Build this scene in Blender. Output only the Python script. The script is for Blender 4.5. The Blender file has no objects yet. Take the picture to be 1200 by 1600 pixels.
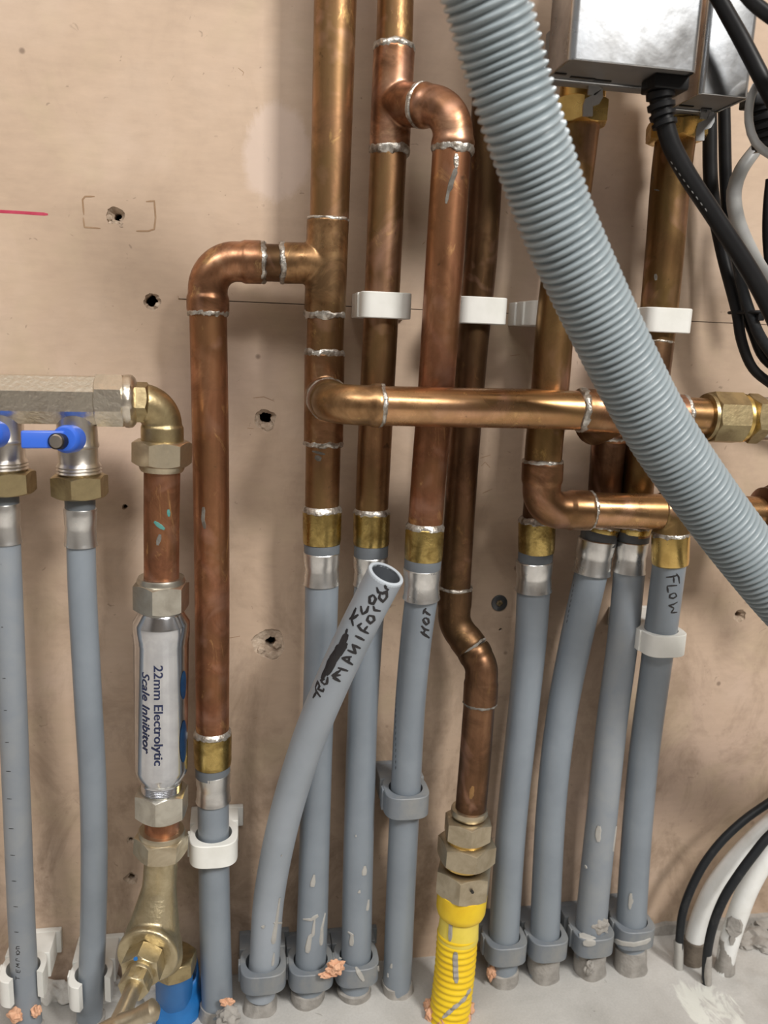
import bpy, bmesh, math, random
import numpy as np
from mathutils import Vector, Matrix, noise
from mathutils.bvhtree import BVHTree

random.seed(7)
SC = bpy.context.scene
COL = SC.collection
PI = math.pi

# ------------------------------------------------------------------ camera
FPX, CAM_D = 1300.0, 0.55
YAW, PITCH, ROLL = map(math.radians, (10.35, 11.92, 2.27))

def cam_axes():
    cy, sy, cp, sp = math.cos(YAW), math.sin(YAW), math.cos(PITCH), math.sin(PITCH)
    f = Vector((sy * cp, cy * cp, -sp))
    r0 = Vector((cy, -sy, 0))
    d0 = f.cross(r0)
    if d0.z > 0: d0 = -d0
    r = math.cos(ROLL) * r0 - math.sin(ROLL) * d0
    d = math.sin(ROLL) * r0 + math.cos(ROLL) * d0
    return r, d, f
CR, CD, CF = cam_axes()
CAM = Vector((0, -CAM_D, 0))
cam = bpy.data.cameras.new('camera')
cam.sensor_fit = 'VERTICAL'
cam.sensor_height = 36
cam.lens = 36 * FPX / 1600
cam.clip_start = 0.01
cam.dof.use_dof = True
cam.dof.focus_distance = 0.515
cam.dof.aperture_fstop = 8.5
co = bpy.data.objects.new('camera', cam)
COL.objects.link(co)
M4 = Matrix((CR, -CD, -CF)).transposed().to_4x4()
M4.translation = CAM
co.matrix_world = M4
SC.camera = co

# ------------------------------------------------------------------ light
SC.view_settings.view_transform = 'Standard'
SC.view_settings.look = 'None'
SC.view_settings.exposure = 0.0
SC.view_settings.gamma = 1
SC.view_settings.use_curve_mapping = False
w = bpy.data.worlds.new('world')
SC.world = w
w.use_nodes = True
w.node_tree.nodes['Background'].inputs[0].default_value = (0.9, 0.95, 1, 1)
w.node_tree.nodes['Background'].inputs[1].default_value = 0.04

def area(name, loc, target, sx, sy, power, col):
    l = bpy.data.lights.new(name, 'AREA')
    l.shape = 'RECTANGLE'
    l.size, l.size_y, l.energy, l.color = sx, sy, power, col
    o = bpy.data.objects.new(name, l)
    COL.objects.link(o)
    o.location = loc
    o.rotation_euler = (Vector(target) - Vector(loc)).to_track_quat('-Z', 'Y').to_euler()
    return o
area('ceiling_lamp', (0.78, -1.30, 1.02), (0.1, 0, -0.15), 0.30, 0.30, 27.5, (1, 0.97, 0.92))
area('ceiling_lamp', (-0.3, -1.35, 1.38), (0.1, 0, -0.15), 1.7, 0.28, 21, (1, 0.98, 0.95))

# ------------------------------------------------------------------ pixel rays
def ray(px, py):
    return CR * ((px - 600) / FPX) + CD * ((py - 800) / FPX) + CF
def W(px, py, d):
    """the point seen at (px, py) that stands d metres off the wall"""
    r = ray(px, py)
    return CAM + r * ((CAM_D - d) / r.y)
def depth(p):
    return (p - CAM).dot(CF)
def rad(p, wpx):
    return wpx * 0.5 * depth(p) / FPX
FLOOR_Z = -0.475
def Fl(px, py, dz=0.0):
    r = ray(px, py)
    return CAM + r * ((FLOOR_Z + dz) / r.z)
def run(pts):
    """[(px, py, width_px, d)] -> points, radii"""
    P, R = [], []
    for px, py, wd, d in pts:
        p = W(px, py, d)
        P.append(p)
        R.append(rad(p, wd))
    return P, R

# ------------------------------------------------------------------ materials
def mat(name):
    m = bpy.data.materials.new(name)
    m.use_nodes = True
    nt = m.node_tree
    return m, nt, nt.nodes['Principled BSDF']
def N(nt, kind, **kw):
    n = nt.nodes.new(kind)
    for k, v in kw.items():
        if k.startswith('i_'):
            n.inputs[k[2:].replace('_', ' ')].default_value = v
        else:
            setattr(n, k, v)
    return n
def ramp(nt, fac, stops):
    n = nt.nodes.new('ShaderNodeValToRGB')
    e = n.color_ramp.elements
    while len(e) < len(stops): e.new(0.5)
    for el, (p, c) in zip(e, stops):
        el.position = p
        el.color = (*c, 1) if len(c) == 3 else c
    nt.links.new(fac, n.inputs[0])
    return n.outputs[0]
def coords(nt, scale=(1, 1, 1), off=(0, 0, 0), kind='Object'):
    t = nt.nodes.new('ShaderNodeTexCoord')
    mp = nt.nodes.new('ShaderNodeMapping')
    mp.inputs['Scale'].default_value = scale
    mp.inputs['Location'].default_value = off
    nt.links.new(t.outputs[kind], mp.inputs[0])
    return mp.outputs[0]
def noise_n(nt, vec, scale, detail=4, rough=0.55, dist=0.0):
    n = N(nt, 'ShaderNodeTexNoise')
    n.inputs['Scale'].default_value = scale
    n.inputs['Detail'].default_value = detail
    n.inputs['Roughness'].default_value = rough
    n.inputs['Distortion'].default_value = dist
    nt.links.new(vec, n.inputs['Vector'])
    return n.outputs['Fac']
def mix(nt, fac, a, b, mode='MIX'):
    n = nt.nodes.new('ShaderNodeMix')
    n.data_type = 'RGBA'
    n.blend_type = mode
    for sock, v in ((n.inputs[0], fac), (n.inputs[6], a), (n.inputs[7], b)):
        if isinstance(v, (int, float)): sock.default_value = v
        elif isinstance(v, tuple): sock.default_value = (*v, 1) if len(v) == 3 else v
        else: nt.links.new(v, sock)
    return n.outputs[2]
def maprange(nt, v, a, b, c, d):
    n = nt.nodes.new('ShaderNodeMapRange')
    for i, x in enumerate((a, b, c, d)): n.inputs[i + 1].default_value = x
    nt.links.new(v, n.inputs[0])
    return n.outputs[0]
def bump(nt, b, h, strength, dist=0.001):
    n = nt.nodes.new('ShaderNodeBump')
    n.inputs['Strength'].default_value = strength
    n.inputs['Distance'].default_value = dist
    nt.links.new(h, n.inputs['Height'])
    nt.links.new(n.outputs[0], b.inputs['Normal'])

def m_copper(name, dark, mid, bright, stretch=(55, 55, 7), seed=0.0, rough=(0.24, 0.5), tint=0.35):
    dark, mid, bright = (tuple(x * 1.04 for x in q) for q in (dark, mid, bright))
    tint = min(1, tint * 1.3)
    m, nt, b = mat(name)
    v = coords(nt, stretch, (seed, seed * 1.7, seed * 0.6))
    v2 = coords(nt, (1, 1, 1), (seed, 0, seed))
    n1 = noise_n(nt, v, 1.0, 6, 0.6, 0.6)
    c = ramp(nt, n1, [(0.3, dark), (0.52, mid), (0.72, bright)])
    n2 = noise_n(nt, v2, 38, 5, 0.65, 0.8)
    blot = ramp(nt, n2, [(0.42, (0, 0, 0)), (0.64, (1, 1, 1))])
    c = mix(nt, mix(nt, tint, (0, 0, 0), blot), c, tuple(x * 0.38 for x in mid))
    n5 = noise_n(nt, coords(nt, (1, 1, 0.45), (seed * 2, 3, seed)), 15, 4, 0.6, 1.0)
    c = mix(nt, ramp(nt, n5, [(0.44, (0, 0, 0)), (0.62, (0.78, 0.78, 0.78))]), c, (mid[0] * 0.55, mid[1] * 0.64, mid[2] * 0.52))
    n6 = noise_n(nt, coords(nt, (1, 1, 0.5), (seed, 8, seed * 3)), 44, 5, 0.7, 1.6)
    c = mix(nt, ramp(nt, n6, [(0.60, (0, 0, 0)), (0.70, (0.6, 0.6, 0.6))]), c, (bright[0] * 1.05, bright[1] * 1.12, bright[2] * 0.8))
    n3 = noise_n(nt, v2, 21, 3, 0.5, 1.2)
    pink = ramp(nt, n3, [(0.56, (0, 0, 0)), (0.72, (0.55, 0.55, 0.55))])
    c = mix(nt, pink, c, (0.62, 0.36, 0.27))
    n4 = noise_n(nt, v2, 170, 2, 0.5, 0.5)
    sp = ramp(nt, n4, [(0.72, (0, 0, 0)), (0.78, (0.6, 0.6, 0.6))])
    c = mix(nt, sp, c, (0.09, 0.06, 0.035))
    nt.links.new(c, b.inputs['Base Color'])
    b.inputs['Metallic'].default_value = 0.92
    nt.links.new(maprange(nt, n2, 0.3, 0.7, *rough), b.inputs['Roughness'])
    bump(nt, b, n2, 0.12, 0.0006)
    return m
def m_metal(name, col, col2, rough=(0.25, 0.45), scale=60, bstr=0.15, metallic=1.0, bscale=None):
    m, nt, b = mat(name)
    v = coords(nt)
    n = noise_n(nt, v, scale, 5, 0.6, 0.4)
    c = ramp(nt, n, [(0.35, col2), (0.6, col)])
    nt.links.new(c, b.inputs['Base Color'])
    b.inputs['Metallic'].default_value = metallic
    nt.links.new(maprange(nt, n, 0.3, 0.7, rough[1], rough[0]), b.inputs['Roughness'])
    h = noise_n(nt, v, bscale or scale * 4, 3, 0.5)
    bump(nt, b, h, bstr, 0.0006)
    return m
def m_plain(name, col, col2=None, rough=0.5, scale=40, bstr=0.05, spec=0.5, sss=0.0, lo=0.4, hi=0.65):
    m, nt, b = mat(name)
    v = coords(nt)
    n = noise_n(nt, v, scale, 5, 0.6, 0.3)
    c = ramp(nt, n, [(lo, col), (hi, col2 or tuple(x * 0.85 for x in col))])
    nt.links.new(c, b.inputs['Base Color'])
    b.inputs['Roughness'].default_value = rough
    b.inputs['Specular IOR Level'].default_value = spec
    if sss:
        b.inputs['Subsurface Weight'].default_value = sss
        b.inputs['Subsurface Radius'].default_value = (0.004, 0.004, 0.004)
    bump(nt, b, noise_n(nt, v, scale * 5, 3, 0.5), bstr, 0.0008)
    return m

COPPER = m_copper('aged_copper', (0.15, 0.075, 0.035), (0.40, 0.215, 0.11), (0.60, 0.36, 0.20), seed=1.3, tint=0.6, rough=(0.3, 0.5))
COPPER_RED = m_copper('red_copper', (0.17, 0.068, 0.035), (0.45, 0.20, 0.11), (0.70, 0.39, 0.23), seed=4.1, tint=0.6, rough=(0.3, 0.5))
COPPER_BROWN = m_copper('browned_copper', (0.075, 0.037, 0.019), (0.165, 0.085, 0.046), (0.28, 0.155, 0.088), seed=7.7, rough=(0.3, 0.55), tint=0.5)
COPPER_GOLD = m_copper('golden_brown_copper', (0.14, 0.075, 0.03), (0.34, 0.19, 0.085), (0.50, 0.30, 0.14), seed=5.2, rough=(0.28, 0.5), tint=0.5)
COPPER_FLAT = m_copper('horizontal_copper', (0.28, 0.13, 0.065), (0.60, 0.31, 0.16), (0.78, 0.48, 0.28), stretch=(7, 55, 55), seed=2.2, rough=(0.18, 0.38), tint=0.4)
FITTING = m_copper('fitting_copper', (0.15, 0.08, 0.035), (0.40, 0.235, 0.115), (0.66, 0.43, 0.22), stretch=(45, 45, 45), seed=3.3, rough=(0.24, 0.5), tint=0.75)
FITTING_RED = m_copper('red_fitting_copper', (0.17, 0.08, 0.04), (0.42, 0.21, 0.115), (0.66, 0.42, 0.26), stretch=(45, 45, 45), seed=9.3, rough=(0.26, 0.5), tint=0.75)
SOLDER = m_metal('solder', (0.62, 0.60, 0.56), (0.22, 0.18, 0.14), (0.32, 0.5), 190, 0.8, 0.85, 520)
BRASS = m_metal('brass', (0.55, 0.41, 0.15), (0.26, 0.18, 0.06), (0.22, 0.45), 110, 0.3)
BRASS_DULL = m_metal('dull_brass', (0.48, 0.39, 0.22), (0.28, 0.215, 0.12), (0.3, 0.5), 70, 0.25)
BRASS_PALE = m_metal('pale_dezincified_brass', (0.60, 0.53, 0.40), (0.46, 0.39, 0.28), (0.32, 0.5), 70, 0.25)
BRASS_CAST = m_metal('cast_brass', (0.60, 0.52, 0.35), (0.42, 0.35, 0.22), (0.34, 0.5), 60, 0.5, 1.0, 380)
BRASS_GOLD = m_metal('bright_brass', (0.78, 0.56, 0.20), (0.60, 0.41, 0.14), (0.2, 0.4), 60, 0.15)
NICKEL = m_metal('nickel', (0.76, 0.70, 0.60), (0.60, 0.55, 0.46), (0.27, 0.40), 90, 0.45, 1.0, 420)
NICKEL_SMOOTH = m_metal('smooth_nickel', (0.66, 0.62, 0.56), (0.52, 0.48, 0.43), (0.26, 0.38), 60, 0.08)
NUT_NICKEL = m_metal('satin_nickel', (0.62, 0.60, 0.53), (0.46, 0.43, 0.37), (0.28, 0.42), 70, 0.12)
CHROME = m_metal('chrome', (0.74, 0.76, 0.80), (0.60, 0.62, 0.66), (0.13, 0.22), 50, 0.04)
ALU = m_metal('aluminium_sleeve', (0.80, 0.80, 0.79), (0.60, 0.60, 0.59), (0.25, 0.40), 55, 0.2)
CASING = m_metal('aluminium_casing', (0.66, 0.68, 0.70), (0.40, 0.42, 0.45), (0.16, 0.30), 38, 0.10)
CASING_DARK = m_plain('grey_casing_base', (0.16, 0.15, 0.14), (0.13, 0.12, 0.115), 0.5, 40)
GREY = m_plain('grey_pipe_plastic', (0.222, 0.255, 0.292), (0.19, 0.22, 0.255), 0.34, 22, 0.03)
GREY_DUSTY = m_plain('dusty_grey_pipe_plastic', (0.222, 0.25, 0.285), (0.265, 0.285, 0.305), 0.5, 30, 0.05)
GREY_LIGHT = m_plain('pale_grey_pipe_plastic', (0.32, 0.355, 0.40), (0.28, 0.315, 0.355), 0.42, 18, 0.03)
GREY_CUT = m_plain('cut_edge_plastic', (0.48, 0.53, 0.58), (0.42, 0.47, 0.52), 0.5, 60)
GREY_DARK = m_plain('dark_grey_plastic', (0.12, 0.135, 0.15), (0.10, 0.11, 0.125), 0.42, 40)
GREY_CLIP = m_plain('grey_clip_plastic', (0.165, 0.185, 0.21), (0.24, 0.245, 0.24), 0.5, 45, 0.05)
WHITE = m_plain('white_nylon', (0.78, 0.78, 0.75), (0.70, 0.70, 0.66), 0.45, 30, 0.03, sss=0.25)
WHITE_CLEAN = m_plain('white_conduit_plastic', (0.80, 0.81, 0.80), (0.70, 0.70, 0.67), 0.35, 40, 0.04)
BLUE = m_plain('blue_lever_plastic', (0.035, 0.13, 0.62), (0.03, 0.115, 0.56), 0.35, 30, 0.02)
BLUE_PIPE = m_plain('blue_pipe_plastic', (0.015, 0.14, 0.42), (0.02, 0.17, 0.47), 0.4, 30, 0.05)
YELLOW = m_plain('yellow_sheath', (0.82, 0.57, 0.015), (0.74, 0.48, 0.01), 0.38, 50, 0.05)
YELLOW_PALE = m_plain('yellow_sleeve', (0.80, 0.64, 0.10), (0.70, 0.55, 0.07), 0.4, 50, 0.05)
HOSE = m_plain('grey_hose_plastic', (0.275, 0.32, 0.345), (0.24, 0.285, 0.31), 0.36, 30, 0.02)
BLACK = m_plain('black_cable_sheath', (0.009, 0.009, 0.010), (0.013, 0.013, 0.014), 0.42, 50, 0.06, spec=0.22)
BLACK_DUSTY = m_plain('dusty_black_cable_sheath', (0.011, 0.013, 0.016), (0.06, 0.06, 0.06), 0.5, 60, 0.06, spec=0.35, lo=0.55, hi=0.8)
GREY_CABLE = m_plain('grey_cable_sheath', (0.30, 0.30, 0.30), (0.36, 0.36, 0.35), 0.42, 50, 0.05)
MORTAR = m_plain('mortar', (0.36, 0.34, 0.315), (0.26, 0.245, 0.225), 0.85, 90, 0.6)
MORTAR_PALE = m_plain('pale_mortar_splash', (0.42, 0.41, 0.385), (0.36, 0.35, 0.33), 0.75, 90, 0.2)
FOAM = m_plain('peach_foam', (0.72, 0.42, 0.27), (0.62, 0.33, 0.2), 0.85, 160, 0.6)
FOAM_WHITE = m_plain('white_foam', (0.85, 0.84, 0.81), (0.72, 0.70, 0.66), 0.85, 160, 0.6)
INK = m_plain('black_marker_ink', (0.012, 0.011, 0.014), (0.02, 0.018, 0.02), 0.5, 90)
INK_BLUE = m_plain('navy_print', (0.012, 0.018, 0.06), (0.015, 0.025, 0.08), 0.4, 90)
LOGO_BLUE = m_plain('blue_logo_print', (0.006, 0.022, 0.065), (0.008, 0.04, 0.10), 0.25, 60)
RED_INK = m_plain('red_marker_ink', (0.42, 0.03, 0.07), (0.5, 0.06, 0.11), 0.6, 120)
VERDIGRIS = m_plain('verdigris', (0.06, 0.22, 0.20), (0.10, 0.28, 0.25), 0.8, 160)
FLUX = m_plain('burnt_flux', (0.09, 0.075, 0.06), (0.2, 0.19, 0.17), 0.7, 120)
CORE = m_plain('plaster_core', (0.55, 0.44, 0.34), (0.36, 0.27, 0.20), 0.95, 160, 0.6)
HOLE_SHADE = m_plain('hole_shade', (0.02, 0.017, 0.014), (0.015, 0.012, 0.01), 0.9)  # near-black colour stands in for the shade inside holes
SCORE = m_plain('scored_paper_edge', (0.30, 0.19, 0.11), (0.36, 0.24, 0.15), 0.9, 120)
STEEL = m_metal('zinc_steel', (0.72, 0.73, 0.74), (0.6, 0.61, 0.62), (0.25, 0.4), 60, 0.1)
SCREW = m_metal('black_phosphate_screw', (0.12, 0.125, 0.13), (0.07, 0.07, 0.075), (0.35, 0.5), 90, 0.2, 0.8)

def m_wall():
    m, nt, b = mat('tan_board')
    v = coords(nt)
    big = noise_n(nt, v, 7, 5, 0.6, 0.3)
    c = ramp(nt, big, [(0.3, (0.455, 0.335, 0.245)), (0.5, (0.515, 0.385, 0.285)), (0.7, (0.565, 0.44, 0.345))])
    pk = noise_n(nt, coords(nt, (1, 1, 1), (3, 1, 7)), 5, 3, 0.5, 0.4)
    c = mix(nt, ramp(nt, pk, [(0.5, (0, 0, 0)), (0.66, (0.55, 0.55, 0.55))]), c, (0.56, 0.42, 0.345))
    sm = noise_n(nt, coords(nt, (1, 1, 0.7), (5, 2, 1)), 26, 6, 0.7, 0.6)
    sep = N(nt, 'ShaderNodeSeparateXYZ')
    t = nt.nodes.new('ShaderNodeTexCoord')
    nt.links.new(t.outputs['Object'], sep.inputs[0])
    low = maprange(nt, sep.outputs['Z'], -0.02, -0.40, 0.16, 0.9)       # smudges get stronger towards the floor
    g = ramp(nt, sm, [(0.46, (0, 0, 0)), (0.68, (0.8, 0.8, 0.8))])
    gm = nt.nodes.new('ShaderNodeMath'); gm.operation = 'MULTIPLY'
    nt.links.new(g, gm.inputs[0]); nt.links.new(low, gm.inputs[1])
    c = mix(nt, gm.outputs[0], c, (0.22, 0.15, 0.10))
    gr = noise_n(nt, coords(nt, (1, 1, 1), (9, 4, 2)), 13, 4, 0.6, 0.5)
    c = mix(nt, ramp(nt, gr, [(0.54, (0, 0, 0)), (0.70, (0.45, 0.45, 0.45))]), c, (0.49, 0.395, 0.26))
    fine = noise_n(nt, coords(nt, (60, 60, 200)), 1, 3, 0.6)
    c = mix(nt, 0.18, c, ramp(nt, fine, [(0.3, (0.36, 0.36, 0.36)), (0.7, (0.62, 0.62, 0.62))]), 'OVERLAY')
    vo = N(nt, 'ShaderNodeTexVoronoi', feature='F1')
    vo.inputs['Scale'].default_value = 34
    vo.inputs['Randomness'].default_value = 1
    nt.links.new(v, vo.inputs['Vector'])
    spot = ramp(nt, vo.outputs['Distance'], [(0.04, (0.65, 0.65, 0.65)), (0.075, (0, 0, 0))])
    msk = ramp(nt, noise_n(nt, v, 9, 2), [(0.5, (0, 0, 0)), (0.56, (1, 1, 1))])
    c = mix(nt, mix(nt, msk, (0, 0, 0), spot), c, (0.13, 0.085, 0.06))
    vo2 = noise_n(nt, coords(nt, (1, 1, 1), (8, 8, 2)), 130, 2, 0.5, 1.5)
    c = mix(nt, ramp(nt, vo2, [(0.72, (0, 0, 0)), (0.77, (0.55, 0.55, 0.55))]), c, (0.22, 0.16, 0.115))
    sk = noise_n(nt, coords(nt, (1, 1, 0.8), (2, 6, 4)), 95, 6, 0.75, 2.2)
    sk2 = N(nt, 'ShaderNodeMath', operation='ADD'); nt.links.new(sk, sk2.inputs[0])
    nt.links.new(maprange(nt, sep.outputs['Z'], 0.0, -0.42, -0.10, 0.03), sk2.inputs[1])
    c = mix(nt, ramp(nt, sk2.outputs[0], [(0.66, (0, 0, 0)), (0.72, (0.6, 0.6, 0.6))]), c, (0.17, 0.115, 0.075))
    pc = W(432, 240, 0)
    d = N(nt, 'ShaderNodeVectorMath', operation='SUBTRACT'); d.inputs[1].default_value = pc
    nt.links.new(t.outputs['Object'], d.inputs[0])
    s2 = N(nt, 'ShaderNodeVectorMath', operation='MULTIPLY'); s2.inputs[1].default_value = (1.25, 0, 1)
    nt.links.new(d.outputs[0], s2.inputs[0])
    ln = N(nt, 'ShaderNodeVectorMath', operation='LENGTH'); nt.links.new(s2.outputs[0], ln.inputs[0])
    wob = N(nt, 'ShaderNodeMath', operation='ADD'); nt.links.new(ln.outputs['Value'], wob.inputs[0])
    nt.links.new(maprange(nt, sm, 0.3, 0.7, -0.006, 0.006), wob.inputs[1])
    c = mix(nt, maprange(nt, wob.outputs[0], 0.024, 0.029, 0.6, 0.0), c, (0.62, 0.50, 0.43))    # filler patch
    nt.links.new(c, b.inputs['Base Color'])
    b.inputs['Roughness'].default_value = 0.62
    b.inputs['Specular IOR Level'].default_value = 0.35
    bump(nt, b, sm, 0.12, 0.001)
    return m
def m_floor():
    m, nt, b = mat('grey_screed')
    v = coords(nt)
    n = noise_n(nt, v, 14, 6, 0.6, 0.4)
    c = ramp(nt, n, [(0.3, (0.40, 0.39, 0.37)), (0.55, (0.50, 0.49, 0.47)), (0.75, (0.57, 0.56, 0.54))])
    f = noise_n(nt, v, 600, 3, 0.6)
    c = mix(nt, 0.14, c, ramp(nt, f, [(0.3, (0.3, 0.3, 0.3)), (0.7, (0.7, 0.7, 0.7))]), 'OVERLAY')
    pit = noise_n(nt, v, 120, 2, 0.5, 1)
    c = mix(nt, ramp(nt, pit, [(0.74, (0, 0, 0)), (0.78, (0.6, 0.6, 0.6))]), c, (0.2, 0.19, 0.17))
    t = nt.nodes.new('ShaderNodeTexCoord')
    pc = Fl(1110, 1585)
    d = N(nt, 'ShaderNodeVectorMath', operation='SUBTRACT'); d.inputs[1].default_value = pc
    nt.links.new(t.outputs['Object'], d.inputs[0])
    s2 = N(nt, 'ShaderNodeVectorMath', operation='MULTIPLY'); s2.inputs[1].default_value = (1.0, 0.55, 0)
    nt.links.new(d.outputs[0], s2.inputs[0])
    ln = N(nt, 'ShaderNodeVectorMath', operation='LENGTH'); nt.links.new(s2.outputs[0], ln.inputs[0])
    reach = maprange(nt, ln.outputs['Value'], 0.012, 0.034, 0.12, -0.25)
    st = noise_n(nt, coords(nt, (1.2, 0.5, 1), (2, 3, 0)), 48, 5, 0.6, 1.6)
    ad = N(nt, 'ShaderNodeMath', operation='ADD'); nt.links.new(st, ad.inputs[0]); nt.links.new(reach, ad.inputs[1])
    c = mix(nt, maprange(nt, ad.outputs[0], 0.50, 0.60, 0.0, 0.85), c, (0.70, 0.71, 0.66))    # dried white cement
    nt.links.new(c, b.inputs['Base Color'])
    b.inputs['Roughness'].default_value = 0.6
    bump(nt, b, f, 0.15, 0.0008)
    return m
WALL, SCREED = m_wall(), m_floor()
ROOM = m_plain('white_paint', (0.72, 0.71, 0.69), (0.68, 0.67, 0.65), 0.8, 3)
ROOM_DARK = m_plain('grey_room_paint', (0.32, 0.31, 0.30), (0.28, 0.27, 0.26), 0.8, 3)

# ------------------------------------------------------------------ geometry
def crspline(P, R, step=0.004):
    P = [Vector(p) for p in P]
    n = len(P)
    op, orr = [], []
    for i in range(n - 1):
        p0 = P[i - 1] if i else P[0] * 2 - P[1]
        p3 = P[i + 2] if i + 2 < n else P[-1] * 2 - P[-2]
        p1, p2 = P[i], P[i + 1]
        t0 = 0.0
        t1 = t0 + max((p1 - p0).length, 1e-6) ** 0.5
        t2 = t1 + max((p2 - p1).length, 1e-6) ** 0.5
        t3 = t2 + max((p3 - p2).length, 1e-6) ** 0.5
        k = max(2, int((p2 - p1).length / step))
        for j in range(k):
            t = t1 + (t2 - t1) * j / k
            a1 = p0 * ((t1 - t) / (t1 - t0)) + p1 * ((t - t0) / (t1 - t0))
            a2 = p1 * ((t2 - t) / (t2 - t1)) + p2 * ((t - t1) / (t2 - t1))
            a3 = p2 * ((t3 - t) / (t3 - t2)) + p3 * ((t - t2) / (t3 - t2))
            b1 = a1 * ((t2 - t) / (t2 - t0)) + a2 * ((t - t0) / (t2 - t0))
            b2 = a2 * ((t3 - t) / (t3 - t1)) + a3 * ((t - t1) / (t3 - t1))
            op.append(b1 * ((t2 - t) / (t2 - t1)) + b2 * ((t - t1) / (t2 - t1)))
            orr.append(R[i] + (R[i + 1] - R[i]) * j / k)
    op.append(P[-1])
    orr.append(R[-1])
    return op, orr

def sweep(P, R, n=36, caps=(True, True), jitter=0.0, jscale=300):
    P = [Vector(p) for p in P]
    if not hasattr(R, '__len__'): R = [R] * len(P)
    m = len(P)
    T = []
    for i in range(m):
        a, b = P[max(i - 1, 0)], P[min(i + 1, m - 1)]
        t = b - a
        if t.length < 1e-9: t = T[-1] if T else P[-1] - P[0]
        T.append(t.normalized())
    up = Vector((0, -1, 0)) if abs(T[0].y) < 0.9 else Vector((0, 0, 1))
    u = (up - T[0] * up.dot(T[0])).normalized()
    V, Fc = [], []
    for i in range(m):
        u = (u - T[i] * u.dot(T[i])).normalized()
        v = T[i].cross(u)
        for k in range(n):
            a = 2 * PI * k / n
            dirv = u * math.cos(a) + v * math.sin(a)
            r = R[i]
            p = P[i] + dirv * r
            if jitter: p += dirv * jitter * noise.noise(p * jscale)
            V.append(p)
    for i in range(m - 1):
        for k in range(n):
            k2 = (k + 1) % n
            Fc.append((i * n + k, i * n + k2, (i + 1) * n + k2, (i + 1) * n + k))
    if caps[0]: Fc.append(tuple(reversed(range(n))))
    if caps[1]: Fc.append(tuple(range((m - 1) * n, m * n)))
    return V, Fc

def lathe(p0, ax, prof, n=40, **kw):
    ax = Vector(ax).normalized()
    P = [Vector(p0) + ax * t for t, r in prof]
    V, Fc = [], []
    up = Vector((0, -1, 0)) if abs(ax.y) < 0.9 else Vector((0, 0, 1))
    u = (up - ax * up.dot(ax)).normalized()
    v = ax.cross(u)
    j = kw.get('jitter', 0)
    for p, (t, r) in zip(P, prof):
        for k in range(n):
            a = 2 * PI * k / n
            dv = u * math.cos(a) + v * math.sin(a)
            q = p + dv * r
            if j: q += (dv + ax * kw.get('axj', 0.0)) * j * noise.noise(q * kw.get('js', 300))
            V.append(q)
    m = len(prof)
    for i in range(m - 1):
        for k in range(n):
            k2 = (k + 1) % n
            Fc.append((i * n + k, i * n + k2, (i + 1) * n + k2, (i + 1) * n + k))
    Fc.append(tuple(reversed(range(n))))
    Fc.append(tuple(range((m - 1) * n, m * n)))
    return V, Fc

def hexnut(p0, ax, h, a, rin=None, rot=0.0, sides=6, cham=0.55):
    """nut on axis ax from p0, half width across flats a"""
    ax = Vector(ax).normalized()
    up = Vector((0, -1, 0)) if abs(ax.y) < 0.9 else Vector((0, 0, 1))
    u = (up - ax * up.dot(ax)).normalized()
    v = ax.cross(u)
    sub = 8
    n = sides * sub
    V, Fc = [], []
    rin = rin or a * 0.7
    for k in range(n):
        th = 2 * PI * k / n
        loc = (th % (2 * PI / sides)) - PI / sides
        R = a / math.cos(loc)
        c = (R - a) * cham + 0.0004
        dv = u * math.cos(th + rot) + v * math.sin(th + rot)
        for r, t in ((rin, 0.0002), (a * 0.965, 0.0), (R, c), (R, h - c), (a * 0.965, h), (rin, h - 0.0002)):
            V.append(Vector(p0) + dv * r + ax * t)
    for k in range(n):
        k2 = (k + 1) % n
        for i in range(5):
            Fc.append((k * 6 + i, k2 * 6 + i, k2 * 6 + i + 1, k * 6 + i + 1))
    Fc.append(tuple(k * 6 for k in reversed(range(n))))
    Fc.append(tuple(k * 6 + 5 for k in range(n)))
    return V, Fc

def box(c, ux, uy, uz, bev=0.0):
    """c centre, half-extent vectors"""
    bm = bmesh.new()
    bmesh.ops.create_cube(bm, size=2)
    if bev:
        L = (ux.length, uy.length, uz.length)
        for v in bm.verts: v.co = Vector((v.co.x * L[0], v.co.y * L[1], v.co.z * L[2]))
        bmesh.ops.bevel(bm, geom=bm.edges[:], offset=bev, segments=3, affect='EDGES', profile=0.5)
        U = [x.normalized() for x in (ux, uy, uz)]
    else:
        U = [ux, uy, uz]
    V = [Vector(c) + U[0] * v.co.x + U[1] * v.co.y + U[2] * v.co.z for v in bm.verts]
    bm.verts.index_update()
    Fc = [tuple(v.index for v in f.verts) for f in bm.faces]
    bm.free()
    return V, Fc

def lump(c, sx, sy, sz, amp=0.55, fr=1.5, sub=4, seed=0.0):
    bm = bmesh.new()
    bmesh.ops.create_icosphere(bm, subdivisions=sub, radius=1)
    V = []
    for v in bm.verts:
        k = 1 + amp * noise.noise(v.co * fr + Vector((seed, seed * 2.3, -seed))) + amp * 0.4 * noise.noise(v.co * fr * 2.4 + Vector((seed, 5, seed)))
        V.append(Vector(c) + Vector((v.co.x * sx, v.co.y * sy, v.co.z * sz)) * k)
    bm.verts.index_update()
    Fc = [tuple(v.index for v in f.verts) for f in bm.faces]
    bm.free()
    return V, Fc

def join(*gs):
    V, Fc = [], []
    for v, f in gs:
        o = len(V)
        V += list(v)
        Fc += [tuple(i + o for i in q) for q in f]
    return V, Fc

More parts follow.
